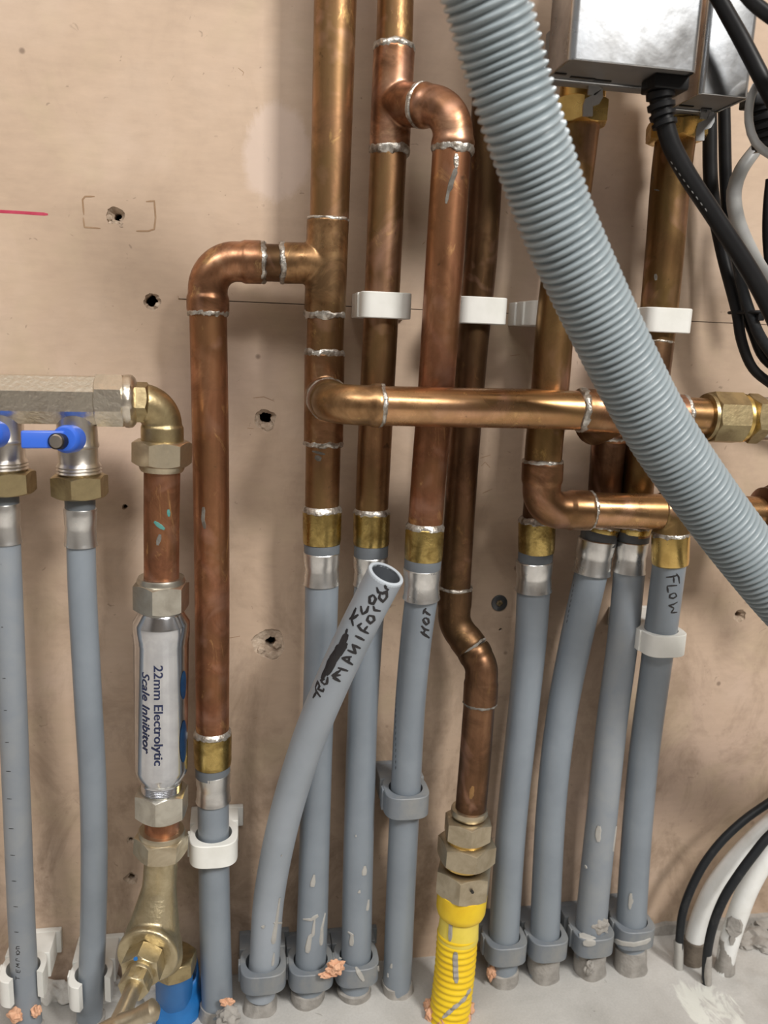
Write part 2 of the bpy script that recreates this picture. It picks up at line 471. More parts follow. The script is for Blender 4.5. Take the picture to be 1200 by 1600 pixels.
def to_mesh(name, geo, origin=Vector((0, 0, 0)), smooth=True, sharp=38):
    V, Fc = geo
    me = bpy.data.meshes.new(name)
    me.from_pydata([tuple(Vector(v) - origin) for v in V], [], Fc)
    me.update()
    bm = bmesh.new()
    bm.from_mesh(me)
    bmesh.ops.recalc_face_normals(bm, faces=bm.faces[:])
    bm.to_mesh(me)
    bm.free()
    if smooth:
        me.shade_smooth()
        me.set_sharp_from_angle(angle=math.radians(sharp))
    return me

def fuse(geos, voxel=0.0007, it=6):
    """one smooth surface out of several overlapping closed shapes"""
    me = to_mesh('tmp', join(*geos), smooth=False)
    o = bpy.data.objects.new('tmp', me)
    COL.objects.link(o)
    r = o.modifiers.new('r', 'REMESH')
    r.mode = 'VOXEL'
    r.voxel_size = voxel
    s = o.modifiers.new('s', 'SMOOTH')
    s.factor = 0.5
    s.iterations = it
    dg = bpy.context.evaluated_depsgraph_get()
    ev = o.evaluated_get(dg)
    m2 = ev.to_mesh()
    V = [v.co.copy() for v in m2.vertices]
    Fc = [tuple(p.vertices) for p in m2.polygons]
    ev.to_mesh_clear()
    bpy.data.objects.remove(o)
    bpy.data.meshes.remove(me)
    return V, Fc

def bvh(geo):
    return BVHTree.FromPolygons([tuple(v) for v in geo[0]], geo[1])

def ribbon_on(tree, strokes, wpx, lift=0.00018, step=2.0, taper=False):
    """strokes given as seen in the photograph, laid onto a surface as thin raised ink or splash"""
    gs = []
    for s in strokes:
        ww = wpx
        if len(s) > 1 and isinstance(s[0], (int, float)):
            ww, s = s[0], s[1]
        pts = []
        for (x0, y0), (x1, y1) in zip(s, s[1:]):
            L = math.hypot(x1 - x0, y1 - y0)
            k = max(1, int(L / step))
            for j in range(k): pts.append((x0 + (x1 - x0) * j / k, y0 + (y1 - y0) * j / k))
        pts.append(s[-1])
        hits = []
        for x, y in pts:
            h = tree.ray_cast(CAM, ray(x, y).normalized())
            if h[0] is not None: hits.append((h[0], h[1] if h[1].dot(CAM - h[0]) > 0 else -h[1]))
        if len(hits) < 2: continue
        V, Fc = [], []
        m = len(hits)
        for i, (p, nrm) in enumerate(hits):
            t = hits[min(i + 1, m - 1)][0] - hits[max(i - 1, 0)][0]
            if t.length < 1e-7: t = Vector((0, 0, 1))
            sd = nrm.cross(t.normalized()).normalized()
            e = min(i, m - 1 - i) / max(1, min(3, (m - 1) / 2))
            hw = rad(p, ww) * (0.55 + 0.45 * min(1, e))
            if taper: hw = rad(p, ww) * (0.25 + 0.75 * i / (m - 1)) * (0.6 + 0.4 * min(1, (m - 1 - i) / 3))
            for a, l in ((-1, -0.00025), (-0.75, lift), (0, lift * 1.25), (0.75, lift), (1, -0.00025)):
                V.append(p + sd * hw * a + nrm * l)
        for i in range(m - 1):
            for k in range(4):
                Fc.append((i * 5 + k, i * 5 + k + 1, i * 5 + k + 6, i * 5 + k + 5))
        gs.append((V, Fc))
    return join(*gs) if gs else ([], [])

# ------------------------------------------------------------------ scene graph
def thing(name, label, cat, loc, group=None):
    o = bpy.data.objects.new(name, None)
    o.empty_display_size = 0.01
    o.location = loc
    COL.objects.link(o)
    o['label'], o['category'] = label, cat
    if group: o['group'] = group
    return o
def origin_of(o):
    v = Vector((0, 0, 0))
    while o: v += o.location; o = o.parent
    return v
def part(name, geo, m, parent, label=None, sharp=38):
    me = to_mesh(name, geo, origin_of(parent), sharp=sharp)
    me.materials.append(m)
    o = bpy.data.objects.new(name, me)
    COL.objects.link(o)
    o.parent = parent
    if label: o['label'] = label
    return o
def single(name, geo, m, label, cat, loc, group=None, sharp=38):
    loc = Vector(loc)
    me = to_mesh(name, geo, loc, sharp=sharp)
    me.materials.append(m)
    o = bpy.data.objects.new(name, me)
    o.location = loc
    COL.objects.link(o)
    o['label'], o['category'] = label, cat
    if group: o['group'] = group
    return o
def copy_tree(o, parent=None):
    c = o.copy()
    COL.objects.link(c)
    c.parent = parent
    for ch in list(o.children): copy_tree(ch, c)
    return c
def structure(name, geo, mats, smooth=False):
    me = to_mesh(name, geo, smooth=smooth)
    for m in mats: me.materials.append(m)
    o = bpy.data.objects.new(name, me)
    COL.objects.link(o)
    o['kind'] = 'structure'
    return o

X, Y, Z = Vector((1, 0, 0)), Vector((0, 1, 0)), Vector((0, 0, 1))

# ================================================================== setting
def build_wall():
    y1 = 0.0125
    slab = box(Vector((0.15, y1 / 2, 0.53)), X * 1.65, Y * (y1 / 2), Z * 1.03)
    me = to_mesh('wall_back', slab, smooth=False)
    o = bpy.data.objects.new('wall_back', me)
    COL.objects.link(o)
    cut = []
    def crater(px, py, R, core, off=(0, 0), dep=0.004, seed=0.0):
        c = W(px, py, 0)
        R, core = rad(c, 2 * R), rad(c, 2 * core)
        n, V, Fc = 28, [], []
        oc = Vector((rad(c, 2 * off[0]), 0, -rad(c, 2 * off[1])))
        for i, (y, r, q) in enumerate(((-0.001, R, 0.25), (dep * 0.35, R * 0.9, 0.25), (dep, max(core * 1.15, R * 0.5), 0.35), (dep + 0.0008, core, 0.3), (0.02, core * 0.95, 0.3))):
            for k in range(n):
                a = 2 * PI * k / n
                rr = r * (1 + q * noise.noise(Vector((math.cos(a) * 1.6 + seed, math.sin(a) * 1.6, i * 0.15 + seed))) + q * 0.5 * noise.noise(Vector((math.cos(a) * 4 + seed, math.sin(a) * 4, i * 0.6))))
                V.append(c + (oc if i > 2 else Vector()) + Vector((math.cos(a) * rr, y, math.sin(a) * rr)))
        for i in range(4):
            for k in range(n):
                k2 = (k + 1) % n
                Fc.append((i * n + k, i * n + k2, (i + 1) * n + k2, (i + 1) * n + k))
        Fc += [tuple(reversed(range(n))), tuple(range(4 * n, 5 * n))]
        cut.append((V, Fc))
    crater(181, 338, 14, 5.5, (2, 0), 0.004, 0.3)
    crater(237, 471, 14, 9, (-1, -1), 0.002, 1.7)
    crater(415, 656, 18, 10, (0, -4), 0.003, 2.9)
    crater(420, 1006, 25, 8, (3, 0), 0.0025, 4.4)
    crater(195, 792, 5, 3, (0, 0), 0.001, 5.2)
    crater(205, 1373, 11, 5, (0, 0), 0.002, 6.1)
    crater(204, 1313, 7, 3, (0, 0), 0.001, 7.7)
    crater(1156, 962, 11, 4.5, (1, 0), 0.003, 8.4)
    crater(1197, 963, 11, 4.5, (0, 0), 0.003, 9.8)
    crater(1128, 347, 4, 3, (0, 0), 0.001, 10.4)
    crater(782, 984, 3, 2, (0, 0), 0.001, 11.4)
    a, b = W(279, 467, 0), W(1100, 503, 0)
    t = (b - a).normalized()
    cut.append(box(a + t * 1.0, t * 1.0, Y * 0.012, t.cross(Y) * 0.00026))
    cm = to_mesh('cut', join(*cut), smooth=False)
    c = bpy.data.objects.new('cut', cm)
    COL.objects.link(c)
    md = o.modifiers.new('b', 'BOOLEAN')
    md.operation, md.solver, md.object = 'DIFFERENCE', 'EXACT', c
    md.use_self = True
    dg = bpy.context.evaluated_depsgraph_get()
    nm = bpy.data.meshes.new_from_object(o.evaluated_get(dg))
    o.modifiers.clear()
    bpy.data.objects.remove(c)
    bm = bmesh.new()
    bm.from_mesh(nm)
    for f in bm.faces:
        f.material_index = 0 if f.calc_center_median().y < 0.0002 else 1
    def add(geo, idx):
        vs = [bm.verts.new(v) for v in geo[0]]
        for q in geo[1]:
            f = bm.faces.new([vs[i] for i in q])
            f.material_index = idx
    add(box(Vector((0.15, 0.05, 0.53)), X * 1.66, Y * 0.01, Z * 1.04), 2)  # added near-black plate behind the board, so the holes look dark
    tree = bvh(slab)
    # scored rectangle, pen line, pencil lines, scratches
    sc = [[(131, 336), (129, 312), (133, 307), (148, 307)], [(130, 340), (132, 355), (157, 357)], [(228, 315), (241, 314), (243, 340), (241, 358), (232, 361), (213, 361)]]
    add(ribbon_on(tree, sc, 3.2, 0.00012), 3)
    add(ribbon_on(tree, [[(-6, 330), (30, 332), (75, 335)]], 6, 0.00008), 4)
    add(ribbon_on(tree, [[(395, 622), (412, 620), (429, 627)], [(386, 669), (397, 670)], [(352, 998), (375, 994)], [(278, 462), (279, 468), (297, 469)], [(797, 556), (812, 554)], [(750, 716), (766, 711)], [(752, 728), (758, 722), (766, 731)], [(754, 771), (769, 764)], [(396, 1123), (402, 1121)], [(660, 382), (664, 378)], [(372, 106), (381, 113), (379, 118)]], 1.3, 0.00006), 3)
    # torn paper flaps and plaster chips in the holes
    for (px, py, s, sd) in ((190, 352, 7, 1), (171, 340, 6, 2), (247, 478, 6, 3), (418, 668, 10, 4), (424, 1024, 10, 5), (408, 1016, 7, 6), (433, 1008, 7, 7), (173, 349, 4, 8)):
        p = W(px, py, -0.0012)
        r = rad(p, s * 2)
        add(lump(p, r, 0.0014, r * 0.75, 0.5, 2.2, 2, sd * 3.1), 1)
    bm.to_mesh(nm)
    bm.free()
    o.data = nm
    for m in (WALL, CORE, HOLE_SHADE, SCORE, RED_INK): nm.materials.append(m)
    o['kind'] = 'structure'
    return o
build_wall()

def build_floor():
    V, Fc = [], []
    xs = sorted(set([-1.5, -0.8, -0.4] + [-0.25 + 0.004 * i for i in range(181)] + [0.7, 1.2, 1.8]))
    ys = sorted(set([-2.4, -1.6, -0.9, -0.5] + [-0.26 + 0.004 * i for i in range(66)] + [0.012]))
    rough_c = Fl(1120, 1560)
    for y in ys:
        for x in xs:
            z = FLOOR_Z + 0.0016 * noise.noise(Vector((x * 9, y * 9, 3)))
            k = max(0, 1 - math.hypot((x - rough_c.x - 0.02) / 0.06, (y - rough_c.y) / 0.10))
            z += k * (0.004 * noise.noise(Vector((x * 70, y * 45, 1))) + 0.002 * noise.noise(Vector((x * 190, y * 190, 1))))
            z += max(0, 1 + y / 0.018) * 0.003 * (0.6 + noise.noise(Vector((x * 60, y * 60, 8)))) if y < 0 else 0
            V.append(Vector((x, y, z)))
    nx = len(xs)
    for j in range(len(ys) - 1):
        for i in range(nx - 1):
            Fc.append((j * nx + i, j * nx + i + 1, (j + 1) * nx + i + 1, (j + 1) * nx + i))
    o = structure('floor', (V, Fc), [SCREED, MORTAR_PALE], smooth=True)
    return (V, Fc)
FLOOR_GEO = build_floor()
structure('ceiling', box(Vector((0.15, -1.2, 1.58)), X * 1.66, Y * 1.22, Z * 0.02), [ROOM])
structure('wall_left', box(Vector((-1.52, -1.2, 0.53)), X * 0.02, Y * 1.22, Z * 1.05), [ROOM_DARK])
structure('wall_right', box(Vector((1.82, -1.2, 0.53)), X * 0.02, Y * 1.22, Z * 1.05), [ROOM_DARK])
structure('wall_front', box(Vector((0.15, -2.42, 0.53)), X * 1.66, Y * 0.02, Z * 1.05), [ROOM_DARK])

def skim_strip():
    a, b = W(1004, 1437, 0.002), W(1262, 1416, 0.002)
    V, Fc, n = [], [], 40
    for i in range(n + 1):
        x = a.x + (b.x - a.x) * i / n
        h = FLOOR_Z + 0.0115 + 0.002 * noise.noise(Vector((x * 90, 0, 0)))
        for y, z in ((0.0005, h), (-0.0035, h - 0.001), (-0.005 - 0.002 * noise.noise(Vector((x * 120, 3, 0))), FLOOR_Z - 0.002)):
            V.append(Vector((x, y, z)))
    for i in range(n):
        for k in range(2): Fc.append((i * 3 + k, i * 3 + k + 1, i * 3 + k + 4, i * 3 + k + 3))
    structure('trim_1', (V, Fc), [MORTAR], smooth=True)
skim_strip()

# ================================================================== fittings
def solder(P, ax, r, ln, parent, m=SOLDER, seed=0, up=0.0008):
    """a bead of solder round a joint at P, axis ax"""
    ax = Vector(ax).normalized()
    h = ln / 2
    prof = [(-h * 1.2, r - 0.0006), (-h, r + up * 0.3), (-h * 0.4, r + up * 0.9), (h * 0.2, r + up), (h * 0.8, r + up * 0.5), (h * 1.2, r - 0.0006)]
    V, Fc = lathe(Vector(P), ax, prof, 72, jitter=0.0007, js=420)
    V = [q + ax * (0.0017 * noise.noise(q * 150) + 0.0008 * noise.noise(q * 420)) * min(1, ln / 0.004) for q in V]
    return part('solder_joint', (V, Fc), m, parent)

def socket(p0, p1, r, bead=True):
    """sleeve from p0 to p1: rounded lips"""
    ax = (p1 - p0)
    L = ax.length
    return lathe(p0, ax, [(0, r * 0.93), (0.0003, r * 0.985), (0.0010, r), (L - 0.0010, r), (L - 0.0003, r * 0.985), (L, r * 0.93)])

def bend(p_in, corner, p_out, rb, n=18):
    """straight - arc - straight path"""
    a, b = (p_in - corner), (p_out - corner)
    ua, ub = a.normalized(), b.normalized()
    ang = math.acos(max(-1, min(1, ua.dot(ub))))
    cut = min(rb / math.tan(ang / 2), a.length * 0.98, b.length * 0.98)
    rb = cut * math.tan(ang / 2)
    s, e = corner + ua * cut, corner + ub * cut
    cen = corner + (ua + ub).normalized() * (rb / math.sin(ang / 2))
    pts = [p_in, p_in.lerp(s, 0.5)]
    v0, v1 = s - cen, e - cen
    om = math.acos(max(-1, min(1, v0.normalized().dot(v1.normalized()))))
    for i in range(n + 1):
        t = i / n
        pts.append(cen + (v0 * math.sin((1 - t) * om) + v1 * math.sin(t * om)) / math.sin(om))
    pts += [e.lerp(p_out, 0.5), p_out]
    return pts, s, e

def elbow_geo(p_in, corner, p_out, rb, r, lip=1.07):
    """soldered elbow: wider sockets at both ends and a slimmer bend"""
    pts, s, e = bend(p_in, corner, p_out, rb)
    fine = [pts[0]]
    for a, b in zip(pts, pts[1:]):
        k = max(1, int((b - a).length / 0.0012))
        for j in range(1, k + 1): fine.append(a.lerp(b, j / k))
    L1, L2 = (s - p_in).length, (e - p_out).length
    acc = [0]
    for a, b in zip(fine, fine[1:]): acc.append(acc[-1] + (b - a).length)
    tot = acc[-1]
    R = []
    for d in acc:
        k1 = max(0, min(1, (L1 * 0.75 - d) / 0.002 + 0.5))
        k2 = max(0, min(1, (L2 * 0.75 - (tot - d)) / 0.002 + 0.5))
        R.append(r * (1 + (lip - 1) * max(k1, k2)))
    R[0] *= 0.95
    R[-1] *= 0.95
    return sweep(fine, R, 40)

def grey_tail(label, joint_px, pts, group='grey plastic pipes', m=GREY, crimp=True, name='plastic_pipe', base=True, brass_m=BRASS, ring_m=SOLDER, coat=0.0):
    """plastic pipe with its brass adaptor and crimped aluminium sleeve.
    joint_px: dict of brass (x,y,x,y,w), neck, sleeve in pixels + d"""
    P, R = run(pts)
    P[-1] = P[-1] + (P[-1] - P[-2]).normalized() * 0.004
    root = thing(name, label, 'pipe', (P[-1].x, P[-1].y, FLOOR_Z), group)
    SP, SR = crspline(P, R)
    g = sweep(SP, SR, 36)
    part('plastic_tube', g, m, root)
    if joint_px:
        d = joint_px['d']
        if 'brass' in joint_px:
            x0, y0, x1, y1, wd = joint_px['brass']
            a, b = W(x0, y0, d), W(x1, y1, d)
            r = rad(a, wd)
            L = (b - a).length
            part('brass_adaptor', lathe(a, b - a, [(-0.0012, r * 0.80), (-0.0008, r * 0.93), (0, r * 0.985), (0.0012, r), (L * 0.9, r * 0.985), (L, r * 0.96), (L + 0.001, r * 0.85)]), brass_m, root)
            part('solder_joint', lathe(a, b - a, [(-0.0035, r * 0.84), (-0.0022, r * 0.93), (-0.0006, r * 1.0), (0.0006, r * 1.005), (0.0012, r * 0.95)], 56, jitter=0.0008, js=350, axj=1.0), ring_m, root)
        if 'neck' in joint_px:
            x0, y0, x1, y1, wd = joint_px['neck']
            a, b = W(x0, y0, d), W(x1, y1, d)
            r = rad(a, wd)
            L = (b - a).length
            part('adaptor_collar', lathe(a, b - a, [(-0.002, r * 0.9), (0, r), (L + 0.002, r * 0.99), (L + 0.004, r * 0.8)]), GREY_DARK, root)
        if 'sleeve' in joint_px:
            x0, y0, x1, y1, wd = joint_px['sleeve']
            a, b = W(x0, y0, d), W(x1, y1, joint_px.get('d2', d))
            r = rad(a, wd)
            L = (b - a).length
            prof = [(-0.0003, r * 0.9), (0, r * 0.99), (0.0006, r * 1.015), (L * 0.22, r * 1.0), (L * 0.40, r * 0.985), (L * 0.48, r * 0.95), (L * 0.58, r * 0.945), (L * 0.66, r * 0.97), (L * 0.88, r * 0.98), (L * 0.95, r * 1.02), (L, r * 1.04), (L + 0.0003, r * 0.93)]
            part('crimp_sleeve', lathe(a, b - a, prof, 48, jitter=0.00022, js=90), ALU, root, sharp=24)
    if base:
        c = Vector((P[-1].x, P[-1].y, FLOOR_Z))
        rr = R[-1]
        ax = (P[-2] - P[-1]).normalized()
        prof = [(0, rr * 1.25), (0.004, rr * 1.13), (0.008, rr * 1.05), (0.012, rr * 1.02), (0.0125, rr * 0.9)]
        if coat: prof = [(0, rr * 1.12), (0.004, rr * 1.08), (0.008, rr * 1.09), (coat * 0.5, rr * 1.10), (coat, rr * 1.08), (coat + 0.001, rr * 0.95)]
        part('mortar_collar', lathe(c - ax * 0.004, ax, prof, 40, jitter=0.0016 if coat else 0.003, js=110), MORTAR, root)
    return root, g, (SP, SR)

def splash(root, g, strokes, wpx=6, m=MORTAR_PALE, name='mortar_splash', taper=True):
    strokes = [(x[0] * 1.5, x[1]) if isinstance(x[0], (int, float)) and taper else x for x in strokes]
    geo = ribbon_on(bvh(g), strokes, wpx, 0.0005, 2, taper)
    if geo[0]: return part(name, geo, m, root)

# ================================================================== copper runs
dA, dC, dD, dE, dF, dH1, dH2, dI = 0.034, 0.030, 0.064, 0.030, 0.064, 0.091, 0.064, 0.036

# --- riser A with two tees
pA = [(537, -420, 74, dA), (525, -30, 65, dA), (514.5, 342, 59, dA), (508.5, 515, 55.5, dA), (505, 700, 54, dA), (503, 800, 53, dA)]
P, R = run(pA)
A = thing('copper_riser', 'tall straight copper riser with two tees, left of the white pipe clips', 'pipe', P[-1])
SPA, _ = crspline(P, R, 0.01)
gA = sweep(SPA, [R[0] + (R[-1] - R[0]) * i / (len(SPA) - 1) for i in range(len(SPA))])
part('pipe', gA, COPPER, A)
axA = (P[-1] - P[0]).normalized()
# tee one, branch to the left
t0, t1 = W(512.5, 343, dA), W(507.5, 491, dA)
rt = rad(t0, 66)
bo = W(511, 412, dA)
be = W(441, 411, dA)
g = fuse([sweep([t0, t1], rt), sweep([bo, be], rad(be, 63))], 0.0007, 10)
part('tee', g, FITTING, A)
solder(t0, axA, rt * 0.96, 0.0018, A, up=0.0006)
solder(t1, axA, rt * 0.955, 0.004, A)
solder(be, be - bo, rad(be, 61), 0.003, A)
# tee two, branch towards the room, street elbow to the right
t0, t1 = W(507, 552, dA), W(505.5, 692, dA)
rt = rad(t0, 63)
bo = W(506, 620, dA)
fw = bo + Vector((0.0005, -0.030, 0))
g = fuse([sweep([t0, t1], rt), sweep([bo, fw], rt)], 0.0007, 8)
part('tee', g, FITTING_RED, A)
solder(t0, axA, rt * 0.955, 0.004, A)
solder(t1, axA, rt * 0.955, 0.0035, A)
eo = W(596, 634, dH1)
corner = Vector((fw.x, eo.y - 0.0, eo.z + (bo.z - eo.z) * 0.35))
rel = rad(eo, 66)
p_in = Vector((fw.x, bo.y - 0.016, bo.z))
g = elbow_geo(p_in, corner, eo, 0.018, rel * 0.95, 1.09)
# --- cross pipe H1
H1 = thing('copper_cross_pipe', 'upper horizontal copper pipe crossing in front of the vertical pipes, bright and reflective', 'pipe', W(850, 670, dH1))
part('elbow', g, FITTING, H1)
solder(p_in + Vector((0, -0.004, 0)), Y, rel * 1.0, 0.004, H1, up=0.0012)
ph = [(590, 634, 62, dH1), (700, 636.5, 62, dH1), (820, 638.5, 62, dH1), (1000, 645, 60, dH1), (1128, 653, 57, dH1)]
P, R = run(ph)
gH1 = sweep(P, R)
part('pipe', gH1, COPPER_FLAT, H1)
axH = (P[-1] - P[0]).normalized()
solder(eo, axH, rel * 0.97, 0.003, H1)
tl, tr = W(908, 641, dH1), W(1066, 650, dH1)
rt = rad(tl, 68)
tm = W(968, 645, dH1)
g = fuse([sweep([tl, tr], rt), sweep([tm, tm + Vector((0, 0.036, -0.012))], rt * 0.97)], 0.0007, 8)
part('tee', g, FITTING_RED, H1)
solder(tl, axH, rt * 0.96, 0.004, H1)
solder(tr, axH, rt * 0.96, 0.003, H1)

# --- left drop B
B = thing('copper_drop_pipe', 'copper drop pipe turning down from an elbow, right of the chrome inhibitor', 'pipe', W(332, 1142, dA))
pB = [(325, 478, 58, dA), (329, 700, 56.5, dA), (331.5, 950, 53.5, dA), (332, 1146, 51, dA)]
P, R = run(pB)
gB = sweep(*crspline(P, R, 0.01))
part('pipe', gB, COPPER_RED, B)
e_in, e_c, e_out = W(410, 410, dA), W(324.5, 408, dA), W(325, 488, dA)
rB = rad(e_in, 61)
part('elbow', elbow_geo(e_in, e_c, e_out, 0.0170, rB, 1.08), FITTING_RED, B)
part('stub', sweep([W(400, 410, dA), W(448, 411.5, dA)], rad(e_in, 57)), COPPER_BROWN, B)
solder(e_in, e_in - e_c, rB, 0.004, B)
solder(e_out, e_out - e_c, rB * 0.99, 0.004, B)
part('verdigris_spot', join(ribbon_on(bvh(gB), [[(318, 792), (317, 812), (320, 826)]], 7, 0.0002)), FLUX, B)

# --- C with a tee and a swan neck to D
C = thing('copper_riser', 'copper riser with top tee, held by the left white clip', 'pipe', W(581, 800, dC))
pC = [(634, -420, 63, dC), (619, -40, 57, dC), (616, 70, 57, dC), (606, 260, 57, dC), (597, 460, 55, dC), (585, 700, 53, dC), (580.5, 804, 51, dC)]
P, R = run(pC)
gC = sweep(*crspline(P, R, 0.01))
part('pipe', gC, COPPER, C)
t0, t1 = W(616, 76, dC), W(608.5, 234, dC)
rt = rad(t0, 65)
eo, ec, ed = W(664, 165, 0.053), W(708, 168, dD), W(707.5, 232, dD)
bo = W(613, 163, dC)
bdir = (W(664, 165, 0.053) - bo)
g = fuse([sweep([t0, t1], rt), sweep([bo, bo + bdir * 0.92], rad(eo, 66))], 0.0007, 10)
part('tee', g, FITTING_RED, C)
axC = (t1 - t0).normalized()
solder(t0, axC, rt * 0.96, 0.004, C)
solder(t1, axC, rt * 0.955, 0.005, C)
D = thing('copper_riser', 'copper pipe hooked over from the top tee, in front of the dark gas riser', 'pipe', W(664, 822, dD))
part('elbow', elbow_geo(bo + bdir * 0.86, ec, ed, 0.0175, rad(ed, 63), 1.08), FITTING_RED, D)
part('solder_joint', lathe(bo + bdir * 0.92, bdir, [(-0.0012, rad(eo, 62)), (-0.001, rad(eo, 68)), (0.0008, rad(eo, 68)), (0.0014, rad(eo, 62))], 48, jitter=0.0006), SOLDER, D)
pD = [(707, 222, 61, dD), (699, 340, 60, dD), (690, 480, 59, dD), (682, 600, 57, dD), (671, 730, 55, dD), (664, 825, 53.5, dD)]
P, R = run(pD)
gD = sweep(*crspline(P, R, 0.01))
part('pipe', gD, COPPER_RED, D)
solder(ed, P[1] - P[0], rad(ed, 63), 0.005, D)
part('flux_stain', ribbon_on(bvh(gD), [(9, [(713, 262), (707, 280), (701, 300)]), (6, [(703, 285), (697, 318)])], 8, 0.00012), FLUX, D)
part('solder_run', ribbon_on(bvh(gD), [(9, [(713, 240), (713, 262)])], 9, 0.0004, taper=False), SOLDER, D)
# --- E gas riser
E = thing('gas_riser', 'dull brown copper gas riser with a double bend above the yellow hose', 'pipe', W(734, 1278, 0.05))
pE = [(798, -420, 62, dE), (774, -40, 54, dE), (764, 150, 53, dE), (753, 380, 51, dE), (738, 540, 49.5, dE), (725, 700, 48.5, dE), (713, 890, 47, dE), (711, 930, 47, dE)]
P, R = run(pE)
gE = sweep(*crspline(P, R, 0.01))
part('pipe', gE, COPPER_BROWN, E)
s1, c1, mid, c2, s2 = W(711.5, 918, dE), W(709, 975, dE), W(738, 1013, 0.040), W(753, 1042, 0.046), W(750, 1099, 0.048)
ra = rad(s1, 51)
part('elbow', elbow_geo(s1, c1, mid, 0.018, ra, 1.04), COPPER_BROWN, E)
part('elbow', elbow_geo(mid, c2, s2, 0.016, rad(s2, 51), 1.05), COPPER_BROWN, E)
solder(s1, s1 - c1, ra, 0.002, E, up=0.0006)
solder(mid, mid - c1, ra * 0.97, 0.002, E, m=FLUX, up=0.0005)
solder(s2, s2 - c2, rad(s2, 51), 0.0018, E, m=FLUX, up=0.0005)
pe2 = [(749.5, 1090, 49, 0.048), (742, 1190, 49, 0.05), (733.5, 1285, 48, 0.05)]
P, R = run(pe2)
gE2 = sweep(P, R)
part('pipe', gE2, COPPER_BROWN, E)
part('bare_patch', ribbon_on(bvh(gE2), [(8, [(739, 1228), (737, 1240), (735, 1248)])], 8, 0.0001), COPPER_FLAT, E)

# --- F with elbow and cross pipe H2
F = thing('copper_riser', 'copper riser turning right through an elbow, partly behind the ribbed hose', 'pipe', W(848, 770, dF))
pF = [(908, 180, 62, dF), (893, 300, 61, dF), (868, 500, 59.5, dF), (860.5, 595, 59, dF), (850.5, 690, 58.5, dF), (847.5, 730, 58, dF)]
P, R = run(pF)
gF = sweep(*crspline(P, R, 0.01))
part('pipe', gF, COPPER_GOLD, F)
f0, fc, f1 = W(848, 721, dF), W(845, 797, dF), W(921, 797.5, dH2)
rF = rad(f0, 60)
part('elbow', elbow_geo(f0, fc, f1, 0.0140, rF, 1.08), FITTING_RED, F)
solder(f0, f0 - fc, rF, 0.0025, F, up=0.0007)
H2 = thing('copper_cross_pipe', 'lower horizontal copper pipe running right from an elbow, under the ribbed hose', 'pipe', W(1030, 828, dH2))
ph = [(910, 797, 56, dH2), (1025, 799.5, 56, dH2), (1205, 803, 54, dH2)]
P, R = run(ph)
part('pipe', sweep(P, R), COPPER_FLAT, H2)
axH2 = P[-1] - P[0]
solder(f1, axH2, rF * 0.98, 0.0035, H2)
tl, tr, tm = W(1030, 799, dH2), W(1098, 801, dH2), W(1051, 800, dH2)
g = fuse([sweep([tl, tr], rad(tl, 60)), sweep([tm, W(1048.5, 832, dH2)], rad(tm, 57))], 0.0007, 8)
part('tee', g, FITTING, H2)
u0 = W(1186, 802.5, dH2)
hh = axH2.normalized()
ru = rad(u0, 62)
part('union_nut', lathe(u0, hh, [(0, ru * 0.9), (0.0006, ru * 1.2), (0.002, ru * 1.33), (0.008, ru * 1.36), (0.009, ru * 1.5), (0.024, ru * 1.5), (0.025, ru * 1.2)]), COPPER_BROWN, H2)

# --- F2 hidden riser behind F, G1 drop behind H1, I riser, J stub
F2 = thing('copper_riser', 'copper riser hidden close behind the elbowed pipe, just its soldered foot showing', 'pipe', W(840, 812, 0.03))
P, R = run([(972, -420, 60, 0.030), (930, -40, 54, 0.030), (903, 200, 53, 0.030), (872, 480, 51, 0.030), (850, 700, 50, 0.030), (840, 822, 49, 0.030)])
part('pipe', sweep(*crspline(P, R, 0.01)), COPPER_BROWN, F2)
G1 = thing('copper_drop_pipe', 'short wide copper drop below the upper cross pipe, left of two', 'pipe', W(943, 826, 0.032))
P, R = run([(956, 655, 54, 0.034), (950, 700, 53, 0.034), (944, 780, 51, 0.033), (941, 836, 50, 0.032)])
part('pipe', sweep(P, R), COPPER_BROWN, G1)
part('elbow', elbow_geo(W(955, 690, 0.034), W(958, 650, 0.034), W(958, 650, 0.034) + Vector((0.004, -0.026, 0.004)), 0.014, 0.0122, 1.04), FITTING_RED, G1)
solder(W(953, 684, 0.034), P[1] - P[0], 0.0122, 0.003, G1)
I_ = thing('copper_riser', 'copper riser in the right white clip, below the rear metal actuator', 'pipe', W(990, 826, dI))
pI = [(1062, 175, 62, dI), (1050, 260, 61, dI), (1038, 400, 59, dI), (1026, 520, 57, dI), (1010, 640, 54, dI), (995, 760, 52, dI), (990, 836, 50, dI)]
P, R = run(pI)
gI = sweep(*crspline(P, R, 0.01))
part('pipe', gI, COPPER_GOLD, I_)
part('coupling', socket(W(1023.5, 533, dI), W(1010, 640, dI), rad(P[3], 59)), COPPER_BROWN, I_)
solder(W(1023.5, 533, dI), P[4] - P[3], rad(P[3], 57), 0.0016, I_, up=0.0005)
part('flux_stain', ribbon_on(bvh(gI), [(7, [(1024, 428), (1025, 438)]), (3, [(1022, 296), (1030, 298)]), (3, [(1020, 276), (1021, 280)])], 6, 0.0001), FLUX, I_)

# verdigris etc. on A and C feet
part('flux_stain', join(ribbon_on(bvh(gA), [(12, [(492, 714), (502, 718)]), (5, [(488, 705), (508, 710)])], 8, 0.0001)), FLUX, A)

